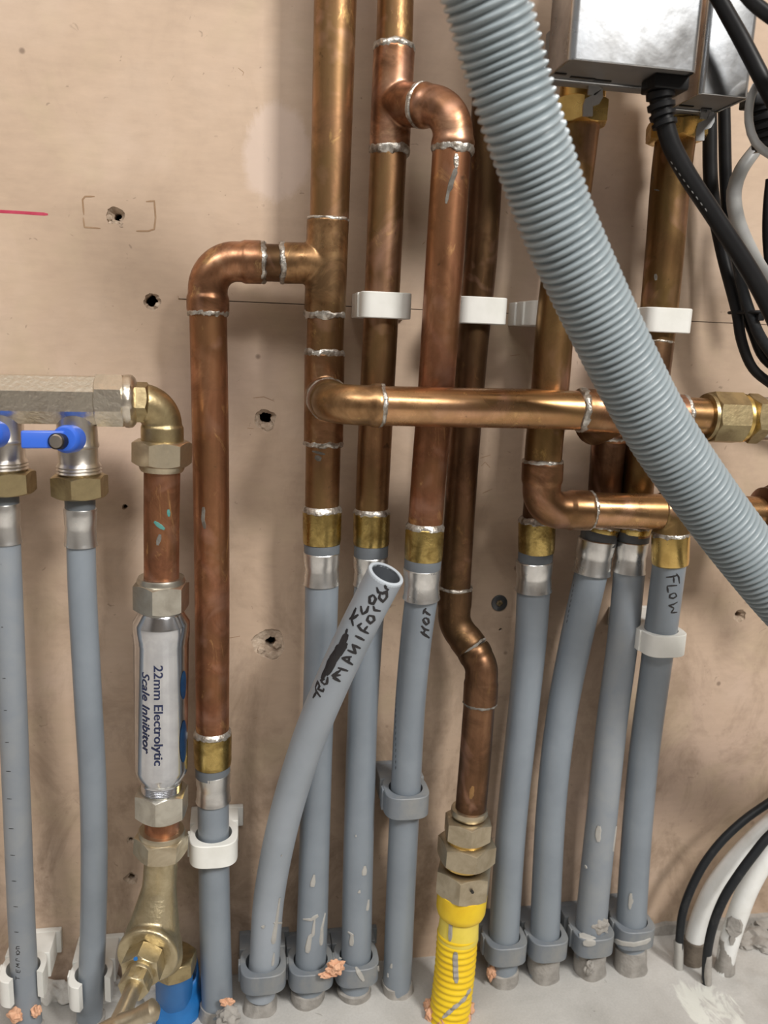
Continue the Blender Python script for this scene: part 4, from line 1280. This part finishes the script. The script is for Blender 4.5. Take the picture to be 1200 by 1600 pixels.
# ================================================================== gas union and yellow hose
def gas():
    root = thing('gas_hose', 'yellow corrugated gas hose rising from floor to stacked brass hex nuts', 'gas hose', Fl(702, 1590))
    a, b = W(733, 1270, 0.05), W(722, 1402, 0.052)
    ax = (b - a).normalized()
    def nut(y0, y1, wpx, rot, x0):
        p, q = W(x0, y0, 0.051), W(x0, y1, 0.051)
        r = rad(p, wpx * 0.90)
        return hexnut(p, ax, (q - p).length, r, r * 0.6, rot)
    part('ferrule_ring', lathe(W(733.5, 1262, 0.05), ax, [(0, 0.0113), (0.0005, 0.0125), (0.004, 0.0128), (0.006, 0.0115)], 40, jitter=0.0005), BRASS_PALE, root)
    part('union_nut', nut(1277, 1307, 74, 0.12, 732), BRASS_PALE, root)
    part('union_nut', nut(1311, 1342, 89, -0.06, 730), BRASS_PALE, root)
    part('thread_ring', lathe(W(728, 1300, 0.051), ax, [(0, 0.0125), (0.0, 0.0135), (0.024, 0.0140), (0.024, 0.013)]), BRASS_GOLD, root)
    part('hole_dot', lathe(W(737, 1392, 0.0685), Vector((0, -1, 0.2)), [(0, 0.0011), (0.0022, 0.0011)], 16), HOLE_SHADE, root)  # solid dot; the shade of a small hole is painted as near-black
    n3 = part('union_nut', nut(1353, 1391, 87, 0.40, 726), BRASS_PALE, root)
    c0, c1 = W(723, 1390, 0.052), W(719, 1428, 0.053)
    L = (c1 - c0).length
    r = rad(c0, 78)
    part('cuff', lathe(c0, c1 - c0, [(0, r * 0.9), (0.001, r * 1.0), (L * 0.75, r * 0.99), (L * 0.95, r * 0.92), (L * 1.05, r * 0.8)], 44), YELLOW, root)
    d0, d1 = W(719, 1422, 0.053), W(715, 1464, 0.054)
    L = (d1 - d0).length
    r = rad(d0, 63)
    part('sleeve', lathe(d0, d1 - d0, [(0, r * 0.98), (L * 0.3, r * 0.97), (L * 0.6, r * 0.99), (L * 0.95, r * 1.03), (L, r * 1.01), (L * 1.01, r * 0.9)], 44), YELLOW_PALE, root)
    e1 = Fl(702, 1588)
    P, R = crspline([W(715, 1455, 0.054), W(711, 1510, 0.056), e1, e1 + (e1 - W(711, 1510, 0.056)).normalized() * 0.006], [rad(d1, 62)] * 4, 0.0006)
    acc = 0
    R2 = []
    for i in range(len(P)):
        if i: acc += (P[i] - P[i - 1]).length
        R2.append(R[i] * (1 + 0.035 * math.sin(acc / 0.0047 * 2 * PI)))
    g = sweep(P, R2, 44)
    part('corrugated_sheath', g, YELLOW, root)
    splash(root, g, [(9, [(712, 1487), (711, 1500), (712, 1520), (713, 1536)]), (7, [(735, 1545), (725, 1562), (708, 1576), (692, 1590)])], 8, m=MORTAR, taper=False)
    sg = lathe(d0, d1 - d0, [(0, r * 0.98), (L, r * 1.02)], 44)
    splash(root, sg, [(7, [(704, 1438), (703, 1470)])], 7, m=MORTAR, taper=False)
    ff = [lump(Fl(px, py, 0.002), 0.004, 0.004, 0.005, 0.5, 2, 3, i * 1.3) for i, (px, py) in enumerate(((671, 1570), (673, 1586), (734, 1576), (727, 1590), (690, 1600), (710, 1602)))]
    part('foam_residue', join(*ff), FOAM, root)
gas()

# ================================================================== union at right edge
def valve_right():
    root = thing('union_valve', 'brass union nut and metal valve at right edge, ending the upper cross pipe', 'valve', W(1160, 690, dH1))
    p = W(1106, 651.5, dH1)
    r = rad(p, 76)
    part('union_nut', join(hexnut(p, axH, 0.0205, r, r * 0.7, 0.2, 8, 0.6), lathe(p, axH, [(-0.002, r * 0.78), (-0.002, r * 0.95), (0.002, r * 0.98)], 40)), BRASS_DULL, root)
    q = p + axH * 0.0195
    part('bead_ring', lathe(q, axH, [(0, r * 0.95), (0.001, r * 1.0), (0.003, r * 1.0), (0.0045, r * 0.9), (0.008, r * 0.86), (0.009, r * 0.7)]), BRASS_GOLD, root)
    part('hex_spigot', hexnut(q + axH * 0.006, axH, 0.009, r * 0.9, r * 0.6, 0.35), BRASS_DULL, root)
    body = lathe(q + axH * 0.013, axH, [(0, r * 0.75), (0.001, r * 0.9), (0.03, r * 0.9), (0.05, r * 0.9), (0.051, r * 0.7)])
    part('valve_body', body, NICKEL_SMOOTH, root)
    part('ink_mark', ribbon_on(bvh(body), [(5, [(1190, 628), (1206, 632)]), (4, [(1196, 630), (1197, 655)])], 5), INK, root)
valve_right()

# ================================================================== clips
def clip(label, pipe_px, d, ring_px, h_px, m, group, opening=None, sq=3.2, flange=True):
    """pipe clip: wall block and a band round the pipe, front opening = (a0, a1) angles cut out"""
    x, y = pipe_px
    c = W(x, y, d)
    R = rad(c, ring_px)
    h = rad(c, h_px)
    ri = R * 0.76
    root = thing('pipe_clip', label, 'pipe clip', Vector((c.x, 0, c.z - h)), group)
    n = 64
    V, Fc = [], []
    keep = []
    for k in range(n):
        th = 2 * PI * k / n
        dx, dy = math.sin(th), -math.cos(th)       # th = 0 faces the room
        inw = th if th <= PI else th - 2 * PI
        ro = min(R * 1.24, R / (abs(dx) ** sq + abs(dy) ** sq) ** (1 / sq))      # squared band
        ok = True
        if opening: ok = not (opening[0] < inw < opening[1])
        keep.append(ok)
        for rr, zz in ((ri, -h), (ro - 0.0005, -h), (ro, -h + 0.0005), (ro, h - 0.0005), (ro - 0.0005, h), (ri, h)):
            V.append(c + Vector((dx * rr, dy * rr, zz)))
    m6 = 6
    for k in range(n):
        k2 = (k + 1) % n
        if keep[k] and keep[k2]:
            for i in range(m6):
                j = (i + 1) % m6
                Fc.append((k * m6 + i, k * m6 + j, k2 * m6 + j, k2 * m6 + i))
        elif keep[k] and not keep[k2]:
            Fc.append(tuple(k * m6 + i for i in range(m6)))
        elif keep[k2] and not keep[k]:
            Fc.append(tuple(k2 * m6 + i for i in reversed(range(m6))))
    used = sorted({i for f in Fc for i in f})
    mp = {v: i for i, v in enumerate(used)}
    part('clip_band', ([V[i] for i in used], [tuple(mp[i] for i in f) for f in Fc]), m, root)
    back = -(c.y + R * 0.80)
    yb = max(0.003, back)
    blk = box(Vector((c.x, -yb / 2, c.z)), X * R * 1.02, Y * (yb / 2), Z * h * 0.98, 0.0006)
    gs = [blk]
    if flange:
        gs.append(box(Vector((c.x + R * 0.12, -0.0025, c.z + h * 0.1)), X * R * 1.12, Y * 0.0025, Z * h * 0.9, 0.0006))
    part('clip_base', join(*gs), m, root)
    # hinge notch
    part('clip_catch', box(c + Vector((-R * 1.0, 0.0015, 0)), X * 0.0012, Y * 0.003, Z * h * 0.96, 0.0004), m, root)
    return root
WC, GC = 'white nylon pipe clips', 'grey clips at the floor'
clip('white clip on the left upper riser, whole band in view', (599, 478), dC, 78, 39, WHITE, WC, sq=8)
clip('white clip on the dark gas riser, partly behind the hooked pipe', (747, 486), dE, 76, 40, WHITE, WC, sq=8)
clip('white clip mostly hidden behind the pipe beside the ribbed hose', (868, 492), 0.030, 104, 37, WHITE, WC, sq=8, flange=False)
clip('white clip at the right edge of the ribbed hose, below the rear actuator', (1031, 501), dI, 76, 37, WHITE, WC, sq=8)
clip('white clip round the grey pipe marked FLOW', (1031, 999), 0.050, 68, 35, WHITE, WC)
clip('white clip below the left tee drop, ring and flange in view', (334, 1318), dA, 74, 38, WHITE, WC)
clip('open white clip at the foot of the leftmost grey pipe', (37.5, 1530), 0.037, 66, 46, WHITE, 'open white clips at the floor', (-0.35, 1.0))
clip('open white clip at the foot of the second grey pipe', (143, 1538), 0.037, 64, 44, WHITE, 'open white clips at the floor', (-0.35, 1.0))
clip('grey clip halfway down the pipe marked HOT', (633, 1246), 0.038, 70, 36, GREY_CLIP, 'grey pipe clip')
clip('grey clip holding the foot of the cut writing-covered pipe', (411, 1515), 0.033, 71, 32, GREY_CLIP, GC)
clip('grey clip right of the cut pipe foot, peach foam at its corner', (485, 1512), 0.030, 70, 32, GREY_CLIP, GC)
clip('grey clip splashed with pale mortar, left of the pipe without a floor clip', (556, 1505), 0.030, 68, 32, GREY_CLIP, GC)
clip('grey floor clip immediately right of the yellow gas hose', (787, 1474), 0.030, 65, 32, GREY_CLIP, GC)
clip('clean grey floor clip, second to the right of the yellow hose', (852, 1469), 0.030, 62, 32, GREY_CLIP, GC)
clip('grey floor clip with a mortar patch on its front', (922, 1461), 0.030, 64, 32, GREY_CLIP, GC)
clip('rightmost grey floor clip, below the FLOW pipe, dusty lower edge', (986, 1450), 0.031, 62, 32, GREY_CLIP, GC)
def clip_tree(root):
    V, Fc = [], []
    for o in root.children:
        n = len(V)
        V += [v.co + origin_of(root) for v in o.data.vertices]
        Fc += [tuple(i + n for i in p.vertices) for p in o.data.polygons]
    return BVHTree.FromPolygons([tuple(v) for v in V], Fc)
def clip_named(words):
    return [o for o in COL.objects if o.get('category') == 'pipe clip' and words in o['label']][0]
r = clip_named('splashed with pale mortar')
part('mortar_splash', ribbon_on(clip_tree(r), [(9, [(542, 1503), (556, 1500), (553, 1512)]), (8, [(556, 1512), (562, 1522), (568, 1532)]), (6, [(530, 1497), (541, 1501)]), (5, [(590, 1508), (592, 1525)])], 8, 0.0007), MORTAR_PALE, r)
r = clip_named('mortar patch on its front')
part('mortar_splash', ribbon_on(clip_tree(r), [(14, [(905, 1462), (925, 1464), (942, 1461)]), (13, [(912, 1474), (930, 1473)]), (6, [(936, 1462), (949, 1457)])], 8, 0.0009), MORTAR_PALE, r)
r = clip_named('dusty lower edge')
part('mortar_splash', ribbon_on(clip_tree(r), [(9, [(958, 1469), (972, 1474), (990, 1476), (1008, 1472), (1016, 1467)])], 8, 0.0006), MORTAR_PALE, r)
single('foam_scrap', join(lump(W(524, 1512, 0.050), 0.006, 0.003, 0.0045, 0.7, 1.9, 4, 3), lump(W(513, 1523, 0.050), 0.006, 0.002, 0.0022, 0.6, 1.9, 4, 4)), FOAM, 'torn peach foam scrap stuck between two grey floor clips', 'foam', W(524, 1520, 0.05))
def foam_bead():
    gs = []
    for i in range(9):
        px = 50 + i * 32
        gs.append(lump(Fl(px if px < 320 else 318, 1553 - i * 1.3, 0.004), 0.010, 0.008, 0.007 + 0.002 * math.sin(i * 2), 0.55, 1.8, 3, i * 2.1))
    single('foam_bead', fuse(gs, 0.0008, 3), FOAM_WHITE, 'white expanding foam bead along the floor joint at left', 'foam', Fl(170, 1545))
foam_bead()

# screw in wall
def screw():
    c = W(780, 942, 0.0)
    r = rad(c, 26)
    root = thing('screw', 'black countersunk screw head in the wall, right of the bent gas pipe', 'screw', c)
    geo = lathe(c + Vector((0, 0.002, 0)), -Y, [(0, r * 0.8), (0.002, r), (0.0028, r * 0.98), (0.0031, r * 0.9), (0.0031, r * 0.42), (0.0012, r * 0.36), (0.0010, r * 0.05)], 36)
    part('screw_head', geo, SCREW, root)
    part('recess_cross', join(box(c + Vector((0, -0.0009, 0)), X * r * 0.36, Y * 0.0004, Z * r * 0.10), box(c + Vector((0, -0.0009, 0)), X * r * 0.10, Y * 0.0004, Z * r * 0.36)), BRASS_DULL, root)
screw()

# ================================================================== actuators, top right
def actuator(label, fl, fr_, d0, d1, top_h, slots, grp):
    """fl, fr_: pixels of the lower left and right corners of the front; d0 front, d1 back distance off the wall"""
    a, b = W(*fl, d0), W(*fr_, d0)
    b.z = a.z
    xw = b.x - a.x
    root = thing('actuator', label, 'valve actuator', Vector(((a.x + b.x) / 2, -(d0 + d1) / 2, a.z)), grp)
    t = 0.0016
    c = Vector(((a.x + b.x) / 2, -(d0 + d1) / 2, a.z + top_h / 2 + 0.001))
    # formed metal cover: rounded vertical edges
    n = 8
    prof = []
    hw, hd, rc = xw / 2, (d0 - d1) / 2, 0.0035
    for (sx, sy, a0) in ((1, -1, -PI / 2), (1, 1, 0), (-1, 1, PI / 2), (-1, -1, PI)):
        for i in range(n + 1):
            th = a0 + PI / 2 * i / n
            prof.append((sx * (hw - rc) + rc * math.cos(th), sy * (hd - rc) + rc * math.sin(th)))
    V, Fc = [], []
    zs = [(0, 0.0), (0.0006, 0.0), (top_h, 0.0)]
    for z, ins in zs:
        for x, y in prof: V.append(Vector((c.x + x, c.y + y, a.z + z)))
    m = len(prof)
    for i in range(len(zs) - 1):
        for k in range(m):
            k2 = (k + 1) % m
            Fc.append((i * m + k, i * m + k2, (i + 1) * m + k2, (i + 1) * m + k))
    Fc.append(tuple(range((len(zs) - 1) * m, len(zs) * m)))
    o = part('cover', (V, Fc), CASING, root)
    md = o.modifiers.new('t', 'SOLIDIFY'); md.thickness = 0.0008
    # recessed base plate
    part('base_plate', box(Vector((c.x, c.y, a.z + 0.0025)), X * (hw - 0.001), Y * (hd - 0.001), Z * 0.0014), CASING_DARK, root)
    for (u, wv, v) in slots:
        part('slot', box(Vector((c.x + u * xw, -(d1 + v * (d0 - d1)), a.z + 0.0011)), X * wv * xw, Y * 0.0009, Z * 0.0006), BLACK, root)
    # back bracket plate
    part('bracket', box(Vector((c.x, -d1 + 0.004, a.z + 0.012)), X * hw * 0.95, Y * 0.004, Z * 0.0125, 0.0005), CASING_DARK, root)
    return root, a, b
a1, A0, A1 = actuator('large metal actuator box with thick black cable, front of two', (890, 92), (1091, 106), 0.130, 0.096, 0.14, ((-0.42, 0.045, 0.25), (-0.22, 0.10, 0.15), (-0.05, 0.07, 0.12)), 'metal actuator boxes')
a2, B0, B1 = actuator('rear metal actuator box at the top right corner behind cables', (1093, 146), (1172, 149), 0.094, 0.060, 0.14, ((-0.25, 0.14, 0.2), (0.2, 0.10, 0.15)), 'metal actuator boxes')

def boot(root, pts, wpx, ribs, flange):
    P, R = run(pts)
    P, R = crspline(P, R, 0.0006)
    acc, RR, L = 0, [], sum((b - a).length for a, b in zip(P, P[1:]))
    for i in range(len(P)):
        if i: acc += (P[i] - P[i - 1]).length
        s = acc / L * ribs
        RR.append(R[i] * (1.0 if (s % 1) < 0.62 else 0.78))
    part('strain_relief', sweep(P, RR, 32), BLACK, root)
    part('gland_flange', flange, BLACK, root)
cg = W(1040, 121, 0.113)
boot(a1, [(1033, 128, 46, 0.113), (1032, 150, 44, 0.113), (1034, 172, 42, 0.113), (1039, 197, 38, 0.114)], 44, 4.4,
     box(Vector((cg.x, cg.y, A0.z - 0.0025)), X * 0.0095, Y * 0.0080, Z * 0.0035, 0.001))
boot(a2, [(1190, 152, 44, 0.082), (1192, 185, 44, 0.082), (1196, 235, 38, 0.082)], 44, 6, box(W(1192, 158, 0.082), X * 0.010, Y * 0.008, Z * 0.004, 0.001))

def valve_top(label, x0, y0, y1, xc0, xc1, d, wpx, hook_px, hd, name='zone_valve'):
    root = thing(name, label, 'valve', W(xc1, y1, d))
    a, b = W(xc0, y0, d), W(xc1, y1, d)
    ax = (b - a).normalized()
    r = rad(a, wpx)
    L = (b - a).length
    part('brass_nut', hexnut(a + ax * L * 0.30, ax, L * 0.70, r * 0.92, r * 0.6, 0.3), BRASS_GOLD, root)
    part('valve_body', lathe(a - ax * 0.03, ax, [(0, r * 0.8), (0.02, r * 0.85), (0.03 + L * 0.30, r * 0.85), (0.032 + L * 0.30, r * 0.7)]), BRASS_GOLD, root)
    hx, hy = hook_px
    pts = [(hx - 2, hy - 6), (hx + 14, hy - 2), (hx + 10, hy + 10), (hx - 1, hy + 14), (hx - 3, hy + 36)]
    P = [W(x, y, hd) for x, y in pts]
    P, R = crspline(P, [0.0025] * len(P), 0.002)
    V, Fc = [], []
    for i, p in enumerate(P):
        t = (P[min(i + 1, len(P) - 1)] - P[max(i - 1, 0)]).normalized()
        s = t.cross(Y).normalized() * 0.0027
        for sy, yy in ((-1, -0.0007), (1, -0.0007), (1, 0.0007), (-1, 0.0007)): V.append(p + s * sy + Y * yy)
    for i in range(len(P) - 1):
        for k in range(4):
            k2 = (k + 1) % 4
            Fc.append((i * 4 + k, i * 4 + k2, i * 4 + 4 + k2, i * 4 + 4 + k))
    Fc += [(3, 2, 1, 0), tuple(len(V) - 4 + k for k in range(4))]
    part('release_lever', (V, Fc), STEEL, root)
    return root
valve_top('bright brass valve nut and lever under the front metal actuator', 0, 138, 197, 911, 906, dF, 84, (921, 146), 0.094)
valve_top('bright brass valve nut and lever under the rear metal actuator', 0, 176, 222, 1058, 1056, dI + 0.004, 92, (1096, 184), 0.062)

# ================================================================== cables
def cable(label, pts, m, name='cable', cat='cable', extra=None, step=0.004, group=None, base=False):
    P, R = run(pts)
    if base: P[0] = P[0] + (P[0] - P[1]).normalized() * 0.003
    SP, SR = crspline(P, R, step)
    low = min(SP, key=lambda p: p.z)
    g = sweep(SP, SR, 20)
    if extra:
        root = thing(name, label, cat, low, group)
        part('sheath', g, m, root)
        extra(root, g)
        return root
    return single(name, g, m, label, cat, low, group)
def dashes(root, g):
    part('printed_text', ribbon_on(bvh(g), [(2, [(1048 + i * 6.2 + 0.012 * i * i * 5, 252 + i * 9.2), (1051 + i * 6.2 + 0.012 * i * i * 5, 256.5 + i * 9.2)]) for i in range(9)], 1.6, 0.0001), GREY_CABLE, root)
cable('thick black cable sloping right from the front metal actuator', [(1038, 188, 29, 0.114), (1047, 222, 29, 0.114), (1072, 270, 28.5, 0.113), (1112, 331, 28, 0.112), (1150, 389, 28, 0.112), (1188, 452, 28, 0.112), (1230, 540, 28, 0.112), (1290, 700, 28, 0.10), (1330, 900, 28, 0.08)], BLACK, extra=dashes)
cable('black cable hanging behind, left of two below rear actuator', [(1108, 150, 22, 0.030), (1109, 200, 22, 0.030), (1111, 290, 22, 0.030), (1128, 390, 20, 0.032), (1152, 490, 17, 0.04), (1158, 530, 16, 0.04), (1176, 575, 15, 0.04), (1205, 600, 15, 0.04), (1240, 622, 15, 0.036), (1310, 670, 15, 0.03), (1420, 740, 15, 0.03)], BLACK)
cable('black cable hanging behind, right of two below rear actuator', [(1131, 150, 19, 0.026), (1132, 200, 19, 0.026), (1135, 300, 19, 0.026), (1144, 390, 18, 0.028), (1160, 470, 17, 0.036), (1177, 520, 16, 0.04), (1195, 560, 16, 0.04), (1230, 582, 16, 0.045), (1300, 580, 16, 0.05), (1420, 540, 16, 0.05)], BLACK)
cable('dull brown-black cable below the cable tie at right', [(1150, 400, 15, 0.050), (1160, 450, 16, 0.048), (1176, 500, 17, 0.05), (1190, 530, 17, 0.05), (1235, 590, 17, 0.05)], BLACK_DUSTY)
cable('grey cable bending beside the hanging black cables, lower of two greys', [(1204, 205, 20, 0.058), (1184, 230, 20, 0.058), (1158, 266, 22, 0.058), (1147, 298, 23, 0.056), (1151, 340, 23, 0.056), (1173, 392, 21, 0.056), (1205, 444, 20, 0.056), (1240, 495, 20, 0.064), (1300, 600, 20, 0.078), (1340, 740, 20, 0.078)], GREY_CABLE)
cable('light grey cable looping in front of the rear actuator corner', [(1215, 112, 13, 0.105), (1190, 124, 13, 0.105), (1174, 150, 13, 0.105), (1170, 190, 13, 0.105), (1180, 222, 13, 0.105), (1204, 242, 13, 0.105), (1240, 250, 13, 0.105), (1300, 200, 13, 0.09), (1330, 60, 13, 0.08)], GREY_CABLE)
cable('black cable crossing the upper right corner over the actuators', [(1090, -90, 24, 0.112), (1104, -40, 24, 0.110), (1130, 10, 24, 0.110), (1158, 60, 25, 0.110), (1185, 112, 25, 0.112), (1225, 190, 25, 0.118), (1290, 330, 25, 0.10), (1330, 520, 25, 0.08)], BLACK)
cable('dark cable clipped by the extreme top right corner', [(1150, -30, 22, 0.14), (1175, 2, 22, 0.14), (1205, 26, 22, 0.14), (1240, 50, 22, 0.14), (1330, 150, 22, 0.11), (1370, 300, 22, 0.09)], BLACK)
cable('black cable just showing at the right edge below the grey loop', [(1203, 280, 13, 0.04), (1199, 320, 13, 0.04), (1198, 370, 13, 0.04), (1203, 420, 13, 0.04), (1215, 470, 13, 0.04)], BLACK)
def tie():
    c = W(1164, 488, 0.043)
    a, b = W(1148, 490, 0.043), W(1184, 489, 0.052)
    ring, rr = [], []
    for i in range(25):
        th = 2 * PI * i / 24
        ring.append(c + (b - a) * 0.5 * math.cos(th) * 1.05 + Vector((0, -0.012, 0)) * math.sin(th))
    geo = sweep(ring, 0.0011, 10)
    single('cable_tie', join(geo, box(W(1187, 494, 0.054), X * 0.0022, Y * 0.0022, Z * 0.0028, 0.0005)), BLACK, 'black cable tie round the hanging cables at right', 'cable tie', c)
tie()

# conduits from the floor, bottom right
def muddy(px0, px1, w0, m_, dd, jit=0.0015):
    def f(root, g):
        a, b = px0, px1
        P = [W(a[0], a[1], dd), W(b[0], b[1], dd)]
        r = rad(P[0], w0)
        part('mortar_sleeve', lathe(P[0], P[1] - P[0], [(0, r * 0.9), (0.0008, r * 1.05), ((P[1] - P[0]).length * 0.5, r * 1.08), ((P[1] - P[0]).length, r * 1.15), ((P[1] - P[0]).length + 0.002, r * 0.9)], 28, jitter=jit, js=160, axj=0.8), m_, root)
    return f
dz = -Fl(1060, 1512).y
cable('thin black cable arching from the floor, left of the white conduits', [(1060, 1512, 12, dz), (1062, 1462, 12.5, dz), (1067, 1425, 13, dz), (1080, 1388, 13, dz), (1100, 1350, 13, dz), (1126, 1316, 13, dz), (1162, 1282, 13, dz), (1200, 1255, 13, dz), (1250, 1222, 13, dz), (1360, 1135, 13, dz), (1510, 1035, 13, dz)], BLACK_DUSTY, extra=muddy((1061, 1470), (1060, 1512), 13, MORTAR_PALE, dz), base=True)
dz2 = -Fl(1081, 1502).y
cable('white conduit arching from the floor, left and cleaner of two', [(1081, 1502, 27, dz2), (1086, 1465, 29, dz2), (1098, 1425, 29, dz2), (1117, 1385, 29, dz2), (1145, 1347, 28, dz2), (1172, 1317, 27, dz2), (1203, 1287, 27, dz2), (1250, 1250, 27, dz2), (1360, 1178, 27, dz2), (1510, 1090, 27, dz2)], WHITE_CLEAN, name='conduit', cat='conduit', extra=muddy((1085, 1466), (1081, 1502), 29, m_plain('brown_mortar', (0.17, 0.14, 0.11), (0.11, 0.09, 0.07), 0.85, 90, 0.7), dz2), base=True)
dz3 = -Fl(1103, 1535).y
cable('black cable arching from the floor between two white conduits', [(1103, 1535, 13, dz3), (1105, 1490, 13.5, dz3), (1115, 1443, 14, dz3), (1132, 1402, 14.5, dz3), (1152, 1370, 14.5, dz3), (1177, 1336, 14.5, dz3), (1203, 1305, 14.5, dz3), (1250, 1272, 14.5, dz3), (1360, 1230, 14.5, dz3), (1510, 1190, 14.5, dz3)], BLACK_DUSTY, extra=muddy((1105, 1490), (1103, 1535), 14, MORTAR, dz3, 0.002), base=True)
dz4 = -Fl(1133, 1517).y
def mud4(root, g):
    muddy((1138, 1466), (1132, 1517), 26, MORTAR, dz4, 0.002)(root, g)
    part('mortar_patch', ribbon_on(bvh(g), [(24, [(1150, 1434), (1147, 1448), (1146, 1462)]), (10, [(1145, 1460), (1143, 1475)])], 20, 0.0012), MORTAR, root)
cable('white conduit smeared with mortar, rightmost from the floor', [(1131, 1517, 25, dz4), (1140, 1470, 30, dz4), (1152, 1432, 31, dz4), (1168, 1390, 31, dz4), (1190, 1350, 30, dz4), (1215, 1312, 30, dz4), (1250, 1288, 29, dz4), (1360, 1278, 29, dz4), (1510, 1280, 29, dz4)], WHITE_CLEAN, name='conduit', cat='conduit', extra=mud4, base=True)

# loose mortar on the floor, bottom right
def floor_smears():
    single('mortar_rubble', join(*[lump(Fl(px, py, 0.001), s * 1.3, s, s * 0.6, 0.5, 2, 3, i) for i, (px, py, s) in enumerate(((1178, 1462, 0.012), (1195, 1475, 0.011), (1188, 1448, 0.010), (1205, 1450, 0.014), (1165, 1475, 0.006)))]), MORTAR, 'broken mortar at the wall foot right of the conduits', 'mortar', Fl(1185, 1465))
floor_smears()

# ================================================================== ribbed hose
def ribbed_hose():
    pts = [(640, -440), (727, -110), (760, 0), (785, 90), (812, 180), (843, 270), (870, 345), (912, 440), (967, 555), (1024, 663), (1095, 768), (1160, 855), (1235, 945), (1300, 1010), (1450, 1110), (1600, 1180)]
    ds = [0.215, 0.195, 0.188, 0.182, 0.178, 0.172, 0.168, 0.162, 0.154, 0.147, 0.143, 0.142, 0.142, 0.142, 0.142, 0.142]
    P = [W(x, y, d) for (x, y), d in zip(pts, ds)]
    SP, _ = crspline(P, [1] * len(P), 0.00034)
    r = 0.0168
    acc, R, pitch = 0, [], 0.0037
    for i in range(len(SP)):
        if i: acc += (SP[i] - SP[i - 1]).length
        s = abs(math.sin(acc / pitch * PI))
        R.append(r - 0.0016 + 0.0024 * s ** 0.85)
    single('ribbed_hose', sweep(SP, R, 40), HOSE, 'thick grey ribbed plastic hose sweeping diagonally across the right side', 'hose', SP[-1], sharp=60)
ribbed_hose()
